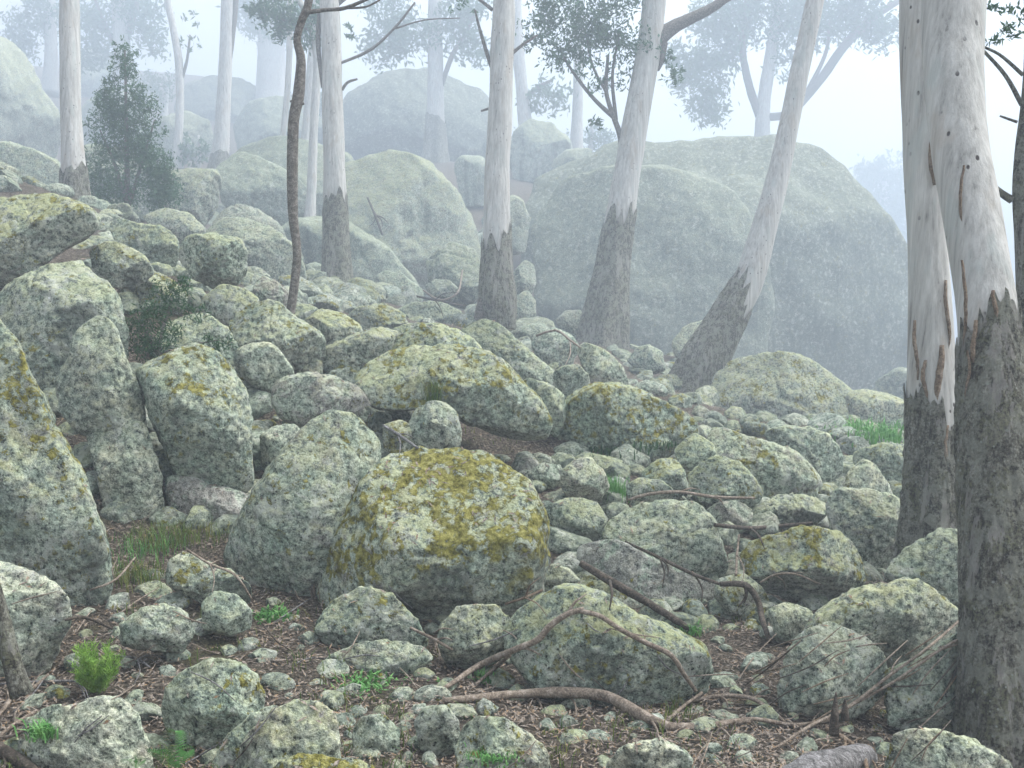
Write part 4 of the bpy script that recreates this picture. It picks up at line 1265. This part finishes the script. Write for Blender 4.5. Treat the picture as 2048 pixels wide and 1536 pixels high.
tree('misty many-limbed gum rooted on top of the giant dome', 28.0,
     [(1524, 330, 17), (1524, 270, 14), (1528, 200, 13), (1540, 120, 12), (1552, 40, 11), (1562, -60, 9)], None, seed=21, rings=50, sides=14,
     branches=[[(1522, 240, 9), (1498, 170, 8), (1484, 90, 7), (1492, 20, 6), (1500, -40, 5)], [(1526, 235, 8), (1580, 225, 8), (1640, 160, 9), (1690, 90, 9), (1740, 40, 8), (1800, 0, 6)], [(1690, 90, 6), (1745, 50, 5), (1790, 60, 4)], [(1600, 210, 5), (1650, 110, 4), (1660, 40, 3)]],
     leaves=[(1400, 160, 60), (1420, 215, 45), (1370, 120, 45), (1440, 110, 50), (1470, 60, 55), (1560, 60, 60, 0.7), (1630, 50, 60, 0.8), (1700, 40, 55), (1760, 60, 50), (1500, 10, 60), (1600, 0, 60), (1720, 0, 60), (1580, 130, 40, 0.5), (1420, 40, 55)], leafn=420, leafsize=(0.2, 0.07))
tree('broad ghostly trunk in the mist left of the pinkish trunk', 36.0,
     [(543, 260, 40), (543, 190, 28), (543, 80, 25), (543, -60, 23)], None, seed=22, rings=40, sides=16,
     leaves=[(500, 20, 50), (590, 30, 50), (545, 60, 45)], leafn=400, leafsize=(0.25, 0.09))
tree('ghostly trunk above the bluish conical shrub', 33.0,
     [(246, 250, 28), (247, 160, 18), (243, 80, 16), (238, 0, 15), (236, -80, 13)], None, seed=23, rings=40, sides=14,
     branches=[[(244, 110, 6), (262, 50, 6), (280, -10, 5)], [(245, 120, 5), (215, 60, 4), (190, 0, 3)]],
     leaves=[(200, 60, 50), (290, 40, 50), (180, 110, 40), (260, 0, 50), (300, 90, 40, 0.6)], leafn=420, leafsize=(0.22, 0.08))
tree('ghostly thin trunk left of the pale gum', 34.0,
     [(103, 190, 18), (102, 100, 12), (100, 20, 11), (98, -60, 10)], None, seed=24, rings=30, sides=12,
     leaves=[(60, 60, 50), (90, 20, 50), (40, 100, 40), (180, 30, 40)], leafn=420, leafsize=(0.22, 0.08))
tree('dark leafy gum branch-top hanging over the twisted sapling', 17.0,
     [(618, 480, 14), (622, 400, 10), (628, 250, 9), (634, 120, 8), (620, 40, 7), (590, -10, 6), (540, -80, 4)], None, seed=25, rings=50, sides=12,
     branches=[[(628, 60, 4), (590, 50, 3), (545, 30, 2), (500, 20, 1.5)], [(634, 130, 4), (636, 80, 3), (650, 20, 2)]],
     leaves=[(590, 40, 40), (545, 20, 42), (505, 25, 24, 0.7), (620, 80, 26, 0.7), (560, 60, 26, 0.6), (700, 65, 16, 0.6), (640, 30, 30)], leafn=480, leafsize=(0.12, 0.038))
tree('faint far shrubbery in the bright gap right of the giant dome', 48.0,
     [(1760, 640, 20), (1762, 540, 14), (1768, 420, 10), (1772, 330, 6)], None, seed=26, rings=20, sides=10, name='far_bush', cat='bush',
     leaves=[(1760, 420, 60), (1790, 480, 60), (1740, 360, 45), (1785, 350, 50), (1800, 420, 50)], leafn=420, leafsize=(0.35, 0.13))

for k, (x_, y_, r_, d_, l_) in enumerate([(330, 180, 42, 34, 'ghostly bush on the skyline left of the thin misty sapling'), (60, 250, 40, 27, 'misty bush between the steep shoulder and the pale gum'),
                                          (640, 220, 45, 33, 'ghostly bush behind the split-bark gum'), (500, 330, 34, 24, 'misty bush at the foot of the broad boulder'), (1180, 270, 40, 31, 'misty bush on the left shoulder of the giant dome'),
                                          (395, 300, 30, 24, 'misty bush right of the thin misty sapling foot'), (1000, 250, 40, 34, 'ghostly bush behind the split-footed gum trunk')]):
    tree(l_, d_, [(x_, y_ + 70, 8), (x_, y_ + 40, 6), (x_ + 4, y_, 4), (x_ + 2, y_ - 30, 2)], None, seed=200 + k, rings=14, sides=8, name='bush', cat='bush',
         leaves=[(x_ + random.uniform(-1, 1) * r_, y_ + random.uniform(-0.6, 0.8) * r_, r_ * 0.62) for _ in range(7)], leafn=300, leafsize=(0.14, 0.05))

# ------------------------------------------------------------------ shrubs, grass and ferns
def shrub(label, d, base, stems, spots, per, leafsize, mat, seed, hang=-0.4, name='shrub', group=None):
    leafsize = (leafsize[0] * dm(d) / d, leafsize[1] * dm(d) / d)
    d = dm(d)
    root = empty(name, P(base[0], base[1], d))
    tag(root, label, 'shrub', group)
    for st in stems:
        v, f = tube(wpath(st, d), 14, 7, 0.05, 4, seed)
        child('stem', v, f, M_SAPLING, root)
    v, f = clusters(spots, d, per, leafsize[0], leafsize[1], seed, hang)
    child('foliage', v, f, mat, root, smooth=False)
    return root


cone = []
rg = random.Random(3)
for k in range(110):
    t = rg.random() ** 0.7
    y = 100 + 310 * t
    w = 12 + 78 * min(1, t * 1.4)
    cone.append((250 + rg.uniform(-1, 1) * w, y + rg.uniform(-14, 14), 20 + 12 * t, 0.9))
shrub('bluish misty conical shrub right of the pale gum', 13.6, (255, 440),
      [[(255, 445, 6), (254, 330, 5), (252, 200, 3), (250, 100, 1.5)], [(256, 420, 4), (230, 330, 3), (200, 260, 1.5)], [(256, 420, 4), (285, 320, 3), (310, 240, 1.5)]],
      cone, 330, (0.065, 0.017), M_GUMLEAF, 31)
shrub('dark green shrub sprouting above the egg-shaped mossy boulder', 8.0, (320, 705),
      [[(318, 712, 4), (325, 660, 3), (345, 600, 2)], [(318, 710, 4), (290, 660, 3), (270, 630, 1.5)], [(320, 708, 3), (380, 690, 2), (440, 680, 1.5)]],
      [(345, 595, 44), (300, 628, 40), (325, 668, 46), (280, 685, 34), (430, 688, 32, 0.8), (395, 625, 28, 0.6), (300, 700, 36), (365, 575, 26, 0.7), (270, 650, 30)], 420, (0.05, 0.010), M_SHRUB, 32)


def blades(n, c, spread, h, w, seed, lean=0.5, up=1.0):
    """thin bent grass blades from a base"""
    rng = np.random.default_rng(seed)
    v, f = [], []
    for k in range(n):
        b = np.array(c) + np.array((rng.normal() * spread, rng.normal() * spread, 0.0))
        b[2] = b[2] - 0.01
        a = rng.uniform(0, 6.283)
        d = np.array((math.cos(a), math.sin(a), 0)) * rng.uniform(0.1, lean)
        hh = h * rng.uniform(0.5, 1.15)
        s = np.array((-math.sin(a), math.cos(a), 0)) * w * 0.5
        m = b + d * hh * 0.35 + np.array((0, 0, hh * 0.65 * up))
        t = b + d * hh + np.array((0, 0, hh * rng.uniform(0.7, 1.0) * up))
        i = len(v)
        v += [b - s, b + s, m + s * 0.8, m - s * 0.8, t]
        f += [(i, i + 1, i + 2, i + 3), (i + 3, i + 2, i + 4)]
    return np.array(v), f


def tuft(label, px, py, n, spread, h, w, mat, seed, lean=0.6, name='grass_tuft', cat='grass', group=None, extra=()):
    p, fidx, d = hit(px, py)
    root = empty(name, p)
    tag(root, label, cat, group)
    v, f = blades(n, p, spread, h, w, seed, lean)
    child('blades', v, f, mat, root, smooth=False)
    for k, (ex, ey, m2) in enumerate(extra):
        p2, _, _ = hit(ex, ey)
        v, f = blades(n // 2, p2, spread, h * 0.8, w, seed + k + 1, lean)
        child('blades', v, f, m2, root, smooth=False)
    return root


tuft('wispy grass tuft growing on the overhanging mossy boulder', 868, 800, 120, 0.035, 0.22, 0.006, M_GRASS, 41)
tuft('dense green grass clump beside the rounded pale-topped stone', 1225, 1000, 260, 0.05, 0.22, 0.006, M_FERN, 42, 0.4)
tuft('olive grass patch below the bare grey rock on the left', 330, 1085, 320, 0.12, 0.16, 0.005, M_GRASS, 43, 0.8, extra=[(390, 1075, M_GRASS), (290, 1100, M_FERN)])
tuft('dry yellowish grass patch in the litter left of the low mossy stone', 250, 1160, 220, 0.10, 0.12, 0.005, M_GRASS, 44, 0.9, extra=[(300, 1150, M_GRASS)])
tuft('dry straw blades in the crack between leaning and central boulders', 634, 1200, 26, 0.02, 0.20, 0.006, M_STICK, 45, 0.5)
tuft('low green herbs at the foot of the leaning boulder', 540, 1235, 160, 0.06, 0.06, 0.016, M_FERN, 46, 1.2, name='herb_patch', cat='herbs')
tuft('low green herbs in the litter before the flat pale rock', 715, 1375, 170, 0.09, 0.06, 0.016, M_FERN, 47, 1.2, name='herb_patch', cat='herbs', extra=[(760, 1370, M_FERN)])
tuft('green weeds under the wedge-shaped boulder', 1230, 905, 200, 0.12, 0.10, 0.012, M_SHRUB, 48, 0.9, name='herb_patch', cat='herbs', extra=[(1310, 890, M_SHRUB)])
tuft('pale green fern patch right of the whaleback boulder', 1735, 880, 320, 0.25, 0.25, 0.02, M_FERN, 49, 0.9, name='fern_patch', cat='ferns', extra=[(1790, 860, M_FERN)])
tuft('green plants on the shoulder of the squarish dark-grey boulder', 95, 1462, 200, 0.035, 0.06, 0.008, M_FERN, 50, 1.2, name='herb_patch', cat='herbs')
tuft('green moss cushion low on the mottled boulder', 985, 1510, 260, 0.045, 0.025, 0.006, M_FERN, 51, 1.0, name='moss_cushion', cat='moss')
tuft('small green weeds by the arching forked stick', 965, 1362, 60, 0.035, 0.07, 0.010, M_FERN, 52, 1.0, name='herb_patch', cat='herbs')
tuft('green weeds beside the foot of the curved leaning gum', 1385, 1265, 90, 0.05, 0.08, 0.010, M_FERN, 53, 1.0, name='herb_patch', cat='herbs')
tuft('olive weeds below the roots of the split-bark gum', 700, 612, 160, 0.16, 0.16, 0.012, M_SHRUB, 54, 0.9, name='herb_patch', cat='herbs')

# bright feathery shrub
p0, _, dB = hit(195, 1390)
root = empty('feathery_shrub', p0)
tag(root, 'bright green feathery little shrub standing in the litter', 'shrub')
rng = np.random.default_rng(61)
vs_, fs, n0 = [], [], 0
for k in range(34):
    a = rng.uniform(0, 6.283)
    tip = p0 + np.array((math.cos(a) * rng.uniform(0.02, 0.13), math.sin(a) * rng.uniform(0.02, 0.10), rng.uniform(0.08, 0.25)))
    v, f = tube(np.array([[*p0, 0.003], [*((p0 + tip) / 2 + np.array((0, 0, 0.02))), 0.002], [*tip, 0.001]]), 8, 5, 0, 1, k)
    child('stem', v, f, M_GRASS, root)
    m = 130
    t = rng.uniform(0.25, 1.0, m)[:, None]
    pos = p0 + (tip - p0) * t + rng.normal(size=(m, 3)) * 0.008
    dr = unit(m, rng) * 0.8 + np.array((0, 0, 0.8))
    dr /= np.linalg.norm(dr, axis=1, keepdims=True)
    v, f = leaf_mesh(pos + dr * 0.012, dr, unit(m, rng), rng.uniform(0.02, 0.045, m), np.full(m, 0.0042))
    vs_.append(v); fs.append(f + n0); n0 += len(v)
child('foliage', np.vstack(vs_), np.vstack(fs), M_BRIGHT, root, smooth=False)


def fern(label, base, fronds, seed):
    rng = np.random.default_rng(seed)
    root = empty('fern', base)
    tag(root, label, 'fern')
    for (dx, dy, L) in fronds:
        n = 15
        t = np.linspace(0.12, 1, n)
        dirh = np.array((dx, dy, 0.0))
        c = base + dirh[None, :] * (t[:, None] ** 1.3) * L + np.array((0, 0, 1.0))[None, :] * (L * (t - 0.42 * t ** 2.2))[:, None]
        tan = np.gradient(c, axis=0)
        tan /= np.linalg.norm(tan, axis=1, keepdims=True)
        side = np.cross(tan, np.array((0.1, 1.0, 0.35)))
        side /= np.linalg.norm(side, axis=1, keepdims=True)
        vv, ff, k0 = [], [], 0
        for sgn in (-1, 1):
            ln = L * 0.24 * np.sin(np.pi * np.clip(t * 0.92 + 0.08, 0, 1)) ** 0.8 + 0.004
            dr = side * sgn + tan * 0.55
            dr /= np.linalg.norm(dr, axis=1, keepdims=True)
            v, f = leaf_mesh(c + dr * ln[:, None] / 2, dr, np.cross(dr, tan) + np.array((0, -0.2, 0.9)), ln, np.full(n, L * 0.024))
            vv.append(v); ff.append(f + k0); k0 += len(v)
        child('frond', np.vstack(vv), np.vstack(ff), M_FERN, root, smooth=False)


pf = P(345, 1545, 3.75)
fern('bright green fern between the squarish boulder and the mossy slab', pf, [(-0.45, -0.2, 0.17), (-0.18, -0.3, 0.20), (0.03, 0.1, 0.26), (0.25, -0.2, 0.20), (0.5, -0.1, 0.18), (-0.7, 0.1, 0.14)], 62)
pf2 = P(268, 1540, 3.72)
fern('small yellow-green fern at the edge of the squarish boulder', pf2, [(-0.5, -0.2, 0.08), (0.1, -0.3, 0.09), (0.6, -0.1, 0.08), (-0.1, 0.4, 0.07)], 63)

# ------------------------------------------------------------------ fallen sticks, laid on whatever is under them
def stick(label, path, mat=None, lift=None, twigs=(), name='stick', cat='stick', group=None, lump=0.12):
    def lay(pt):
        fine = spline(np.array(pt, float), max(8, 5 * len(pt)))
        ds = []
        for q in fine:
            p, f, d = hit(q[0], q[1])
            ds.append(d if d is not None else np.nan)
        ds = np.array(ds)
        ds = np.where(np.isnan(ds), np.nanmean(ds), ds)
        n = len(ds)
        ds = np.array([ds[max(0, i - 2):i + 3].min() for i in range(n)])       # spans gaps, never sinks in
        for _ in range(6):
            ds = np.minimum(ds, np.convolve(np.pad(ds, 2, mode='edge'), np.ones(5) / 5, 'valid'))
        ds = np.convolve(np.pad(ds, 2, mode='edge'), np.ones(5) / 5, 'valid')
        return np.array([[*P(q[0], q[1], d * 0.995 - q[2] * d / F * 0.8), q[2] * d / F] for q, d in zip(fine, ds)])
    twigs = list(twigs)
    rt_ = random.Random(label)
    if name != 'twig' and max(q[2] for q in path) >= 3 and len(path) > 2:
        for _ in range(rt_.randint(2, 4)):
            k_ = rt_.randint(1, len(path) - 2)
            x_, y_, r_ = path[k_]
            ang_ = math.atan2(path[k_ + 1][1] - y_, path[k_ + 1][0] - x_) + rt_.choice((-1, 1)) * rt_.uniform(0.45, 0.9)
            L_ = rt_.uniform(18, 60)
            tw_ = min(r_ * 0.5, 3.2)
            twigs.append([(x_, y_, tw_), (x_ + math.cos(ang_) * L_ * 0.5 + rt_.uniform(-3, 3), y_ + math.sin(ang_) * L_ * 0.5, tw_ * 0.8), (x_ + math.cos(ang_ + 0.25) * L_, y_ + math.sin(ang_ + 0.25) * L_, tw_ * 0.35)])
    main = lay(path)
    root = None
    main[:, 3] *= 0.82
    if twigs:
        root = empty(name, main[0, :3])
        tag(root, label, cat, group)
        v, f = tube(main, 6 * len(path), 10, lump, 5, len(label))
        child('stem', v, f, mat or M_STICK, root)
        for t in twigs:
            v, f = tube(lay(t), 5 * len(t), 7, lump, 5, len(label) + 3)
            child('twig', v, f, mat or M_STICK, root)
    else:
        v, f = tube(main, 6 * len(path), 10, lump, 5, len(label))
        root = link(name, v, f, mat or M_STICK, True, main[0, :3])
        tag(root, label, cat, group)
    return root


stick('arching forked stick resting on the big yellow-lichened boulder',
      [(866, 1390, 4), (905, 1366, 6), (960, 1330, 7.5), (1035, 1297, 8), (1075, 1280, 8), (1100, 1252, 8), (1135, 1228, 7), (1168, 1219, 6)], M_STICK, name='forked_stick',
      twigs=[[(1160, 1222, 5), (1200, 1232, 5), (1240, 1258, 5), (1295, 1287, 5), (1342, 1310, 5), (1368, 1348, 4.5), (1392, 1382, 4)], [(1020, 1310, 4), (985, 1340, 3.5), (950, 1370, 3)]])
stick('thick pale fallen branch lying across the litter',
      [(885, 1402, 7), (950, 1396, 10), (1040, 1388, 12), (1130, 1385, 13), (1210, 1392, 14), (1255, 1415, 15), (1300, 1438, 14), (1350, 1455, 12), (1420, 1450, 9), (1500, 1440, 7)], M_STICK, name='fallen_branch', cat='branch', lump=0.2,
      twigs=[[(1330, 1445, 4), (1370, 1410, 3.5), (1405, 1385, 3)], [(1075, 1395, 3), (1085, 1420, 2)]])
stick('long thin stick crossing below the grey-white rounded boulder',
      [(1545, 1500, 3), (1620, 1452, 4), (1700, 1412, 4.5), (1780, 1350, 4), (1850, 1300, 3.5), (1925, 1236, 3)], M_STICK,
      twigs=[[(1700, 1412, 3), (1790, 1362, 3), (1880, 1300, 2.5), (1935, 1268, 2)]])
stick('bowed stick below the grey-white rounded boulder',
      [(1380, 1402, 4), (1440, 1392, 5), (1500, 1396, 5), (1540, 1420, 5), (1570, 1445, 4)], M_STICK)
stick('grey stick running right from the thick fallen branch', [(1420, 1455, 5), (1500, 1438, 5), (1590, 1450, 5), (1660, 1440, 4)], M_STICK)
stick('ochre stick poking down by the silvered log', [(1650, 1455, 5), (1690, 1478, 6), (1725, 1510, 6), (1738, 1560, 5)], M_OCHRE)
stick('straight dark stick under the bare brown-grey rock face', [(1160, 1125, 8), (1220, 1162, 10), (1300, 1208, 10), (1385, 1262, 8)], M_DARKSTICK)
stick('slim dark stick along the foot of the split-faced boulder', [(1250, 1083, 3), (1320, 1116, 4), (1390, 1150, 4.5), (1440, 1168, 4)], M_DARKSTICK)
stick('bent dark root hanging beside the dark cavity', [(1440, 1168, 6), (1490, 1170, 8), (1515, 1200, 8), (1525, 1240, 7), (1540, 1285, 5)], M_DARKSTICK, name='root', cat='root')
stick('thin dark stick behind the olive-capped boulder', [(1430, 1050, 5), (1500, 1056, 5), (1560, 1052, 5), (1625, 1046, 4)], M_DARKSTICK)
stick('pale thin stick bridging stones by the grass clump', [(1255, 1000, 3), (1300, 988, 4), (1360, 984, 4), (1430, 994, 4), (1510, 996, 3)], M_STICK)
stick('upright pale twig left of the olive-capped boulder', [(1478, 1070, 2.5), (1474, 1110, 3), (1472, 1150, 3)], M_STICK)
stick('thin twig across the front of the dark cavity', [(1520, 1165, 2.5), (1550, 1150, 3), (1590, 1148, 2.5), (1640, 1168, 2)], M_STICK)
stick('pale stick leaning in the gap beside the round grey boulder', [(765, 850, 3), (795, 868, 3.5), (835, 896, 3)], M_GREYWOOD)
stick('thin pale stick near the feathery shrub', [(0, 1368, 3), (70, 1364, 3.5), (150, 1362, 3), (185, 1366, 2)], M_GREYWOOD)
stick('brown stick crossing in the left corner litter', [(20, 1402, 3.5), (60, 1380, 4), (98, 1348, 3)], M_STICK)
stick('curved pale stick in the left corner litter', [(-10, 1440, 4), (20, 1400, 5), (36, 1370, 4)], M_STICK)
stick('bleached stick left of the squarish dark-grey boulder', [(-10, 1478, 4), (30, 1448, 5), (75, 1420, 4)], M_STICK)
stick('thin stick below the bleached stick', [(-10, 1476, 3), (30, 1470, 4), (62, 1452, 3)], M_STICK)
stick('thick bark-brown log end in the left corner', [(-40, 1478, 14), (0, 1498, 15), (40, 1522, 14), (90, 1560, 12)], M_DARKSTICK, name='log', cat='log')
stick('grey twig by the notched flat stone', [(240, 1312, 2), (275, 1318, 3), (300, 1335, 2.5)], M_GREYWOOD)
stick('brown twig in the litter left of the low mossy stone', [(180, 1180, 2.5), (230, 1160, 3), (270, 1115, 2)], M_STICK)
stick('thin stick on the low mossy stone', [(375, 1100, 2.5), (420, 1128, 3), (470, 1150, 3), (505, 1200, 2)], M_STICK)
stick('short dark twig between the misty stones', [(760, 580, 2.5), (810, 588, 3), (870, 600, 2.5), (930, 612, 2)], M_DARKSTICK)
stick('curved pale twig round the oval misty stone', [(846, 580, 2), (880, 600, 2.5), (915, 585, 2.5), (925, 540, 2)], M_STICK)
stick('pale twig hooped before the dark rounded rock', [(1072, 672, 2.5), (1110, 660, 3), (1140, 680, 3), (1160, 695, 2)], M_STICK)
stick('dry stick leaning on the pale domed misty boulder', [(735, 395, 2.5), (750, 430, 3), (765, 470, 2.5)], M_DARKSTICK)
stick('thin dark stick beside the dark leaning stem', [(130, 1240, 3), (170, 1235, 4), (235, 1262, 3)], M_DARKSTICK)
stick('brown stick at the foot of the mottled low rock', [(820, 1255, 3), (870, 1280, 4), (905, 1300, 3)], M_STICK)
stick('ochre twig before the triangular grey stone', [(1010, 1208, 3), (1050, 1195, 3.5), (1085, 1180, 3)], M_OCHRE)

def near_ref(px, py):
    p, _, _ = hit(px, py)
    return min(REFS, key=lambda q: (q[0][0] - p[0]) ** 2 + (q[0][1] - p[1]) ** 2)[1]


rg = random.Random(77)
for k in range(46):
    px, py = rg.uniform(1380, 1930), rg.uniform(1260, 1536)
    a = rg.gauss(-0.55, 0.35)
    L = rg.uniform(40, 150)
    c, s_ = math.cos(a) * L / 2, math.sin(a) * L / 2
    stick('loose thin twig in the tangle near the ' + near_ref(px, py), [(px - c, py - s_, 1.2), (px + rg.uniform(-5, 5), py + rg.uniform(-6, 6), 1.9), (px + c, py + s_, 1.0)],
          rg.choice((M_STICK, M_DARKSTICK, M_OCHRE)), name='twig', cat='twig', group='tangled twigs by the mossy trunk')
for k in range(40):
    px, py = rg.uniform(0, 1380), rg.uniform(1190, 1536)
    a = rg.uniform(-1, 1)
    L = rg.uniform(30, 110)
    c, s_ = math.cos(a) * L / 2, math.sin(a) * L / 2
    stick('loose brown twig on the litter near the ' + near_ref(px, py), [(px - c, py - s_, 1.2), (px + rg.uniform(-6, 6), py + rg.uniform(-8, 8), 2.0), (px + c, py + s_, 1.0)],
          rg.choice((M_STICK, M_DARKSTICK, M_STICK, M_GREYWOOD)), name='twig', cat='twig', group='twigs on the litter')

# silvered log and the dark stem at the left edge
lp = np.array([[*P(1520, 1620, 3.9), 0.07], [*P(1590, 1570, 4.0), 0.075], [*P(1660, 1535, 4.2), 0.075], [*P(1730, 1515, 4.5), 0.06]])
v, f = tube(lp, 40, 36, 0.18, 6, 71)
lg = link('log', v, f, M_GREYWOOD, True, lp[0, :3])
tag(lg, 'smooth silvered log end under the crossed thin sticks', 'log')
for k, (x0, y0, x1, y1) in enumerate([(1668, 1470, 1672, 1385), (1690, 1440, 1690, 1398)]):
    v, f = tube(wpath([(x0, y0, 10), ((x0 + x1) / 2, (y0 + y1) / 2, 8), (x1, y1, 2)], 4.45), 14, 10, 0.25, 6, 80 + k)
    sk = link('stake', v, f, M_DARKSTICK, True, P(x0, y0, 4.45))
    tag(sk, ['tall splintered dark stake sticking up among the thin sticks', 'short splintered dark stake beside the taller stake'][k], 'stake')
tree('dark mossy stem leaning across the left edge over the speckled boulder', 4.3,
     [(44, 1390, 20), (28, 1340, 17), (2, 1240, 16), (-26, 1140, 15), (-66, 1000, 14), (-126, 760, 12), (-206, 400, 10)], None, M_ROUGH, seed=28, sides=24, rings=60, name='sapling', flute=0.2)

# ------------------------------------------------------------------ litter
n = 95000
rng = np.random.default_rng(5)
px = rng.uniform(-350, 2400, n)
dd = np.exp(rng.uniform(math.log(3.0), math.log(24), n))
X = (px - W / 2) / F * dd
Y = dd.copy()
i = np.clip(np.searchsorted(GY, Y) - 1, 0, len(GY) - 2)
j = np.clip(np.searchsorted(GX, X) - 1, 0, len(GX) - 2)
fy = (Y - GY[i]) / (GY[i + 1] - GY[i])
fx = (X - GX[j]) / (GX[j + 1] - GX[j])
keep_ = np.array([mnoise.noise(Vector((a_ * 2.2, b_ * 2.2, 0))) + rng.normal() * 0.25 > -0.22 for a_, b_ in zip(X, Y)])
Z = (1 - fx) * (1 - fy) * GZ[i, j] + fx * (1 - fy) * GZ[i, j + 1] + (1 - fx) * fy * GZ[i + 1, j] + fx * fy * GZ[i + 1, j + 1]
a = rng.uniform(0, 6.283, n)
dr = np.stack([np.cos(a), np.sin(a), rng.normal(0, 0.28, n)], -1)
dr /= np.linalg.norm(dr, axis=1, keepdims=True)
nm = np.stack([rng.normal(0, 0.35, n), rng.normal(0, 0.35, n), np.ones(n)], -1)
nm /= np.linalg.norm(nm, axis=1, keepdims=True)
sc = 0.7 + 0.06 * dd
v, f = leaf_mesh(np.stack([X, Y, Z + 0.008 + rng.random(n) * 0.02], -1), dr, nm, rng.uniform(0.02, 0.06, n) * sc, rng.uniform(0.004, 0.012, n) * sc)
lit = link('leaf_litter', v, f[np.repeat(keep_, 2)], M_LITTER, False)
tag(lit, 'brown fallen gum leaves strewn between the rocks', 'leaf litter', kind='stuff')

rng = np.random.default_rng(15)
cs, ns, dd_ = [], [], []
for k in range(9000):
    p, f_, d_ = hit(rng.uniform(-150, 2200), rng.uniform(620, 1600))
    if p is None or d_ > 14:
        continue
    nn = np.array(BVH.find_nearest(Vector(p))[1])
    if nn[2] < 0:
        nn = -nn
    if nn[2] < 0.55 or (f_ >= NGF and rng.random() < 0.55 + 0.3 * (nn[2] < 0.8)):
        continue
    cs.append(p + nn * 0.006)
    ns.append(nn + rng.normal(size=3) * 0.2)
    dd_.append(d_)
cs, ns = np.array(cs), np.array(ns)
ns /= np.linalg.norm(ns, axis=1, keepdims=True)
dr = unit(len(cs), rng)
dr -= ns * (dr * ns).sum(1, keepdims=True)
dr /= np.linalg.norm(dr, axis=1, keepdims=True)
v, f = leaf_mesh(cs, dr, ns, rng.uniform(0.03, 0.07, len(cs)), rng.uniform(0.007, 0.015, len(cs)))
lr = link('leaf_scatter', v, f, M_LITTER, False)
tag(lr, 'single fallen leaves caught on the rocks', 'leaf litter', kind='stuff')
vv, ff, k0 = [], [], 0
for k in range(1500):
    p, f_, d_ = hit(rng.uniform(-150, 2200), rng.uniform(560, 1600))
    if p is None or f_ >= NGF or d_ > 22 or mnoise.noise(Vector(p) * 0.9) < 0.02:
        continue
    v, f = blades(7, p, 0.03, rng.uniform(0.03, 0.11), 0.005, k, 1.0)
    vv.append(v)
    ff += [tuple(i_ + k0 for i_ in q_) for q_ in f]
    k0 += len(v)
gc = link('ground_cover', np.vstack(vv), ff, M_GRASS, False)
tag(gc, 'thin olive grass and seedlings between the rocks', 'grass', kind='stuff')

# ------------------------------------------------------------------ mist
hv = np.array([(x, y, z) for x in (-98, 98) for y in (-9, 200) for z in (-60, 35)], float)
hf = [(0, 1, 3, 2), (4, 6, 7, 5), (0, 4, 5, 1), (2, 3, 7, 6), (0, 2, 6, 4), (1, 5, 7, 3)]
haze = link('haze', hv, hf, None, False)
hm = bpy.data.materials.new('mist')
hm.use_nodes = True
hn = hm.node_tree
hn.nodes.clear()
ho = hn.nodes.new('ShaderNodeOutputMaterial')
pv = hn.nodes.new('ShaderNodeVolumePrincipled')
pv.inputs['Color'].default_value = (0.75, 0.85, 0.96, 1)
pv.inputs['Density'].default_value = HAZE_DENSITY
pv.inputs['Anisotropy'].default_value = 0.3
hn.links.new(pv.outputs[0], ho.inputs['Volume'])
haze.data.materials.append(hm)
haze['kind'] = 'stuff'
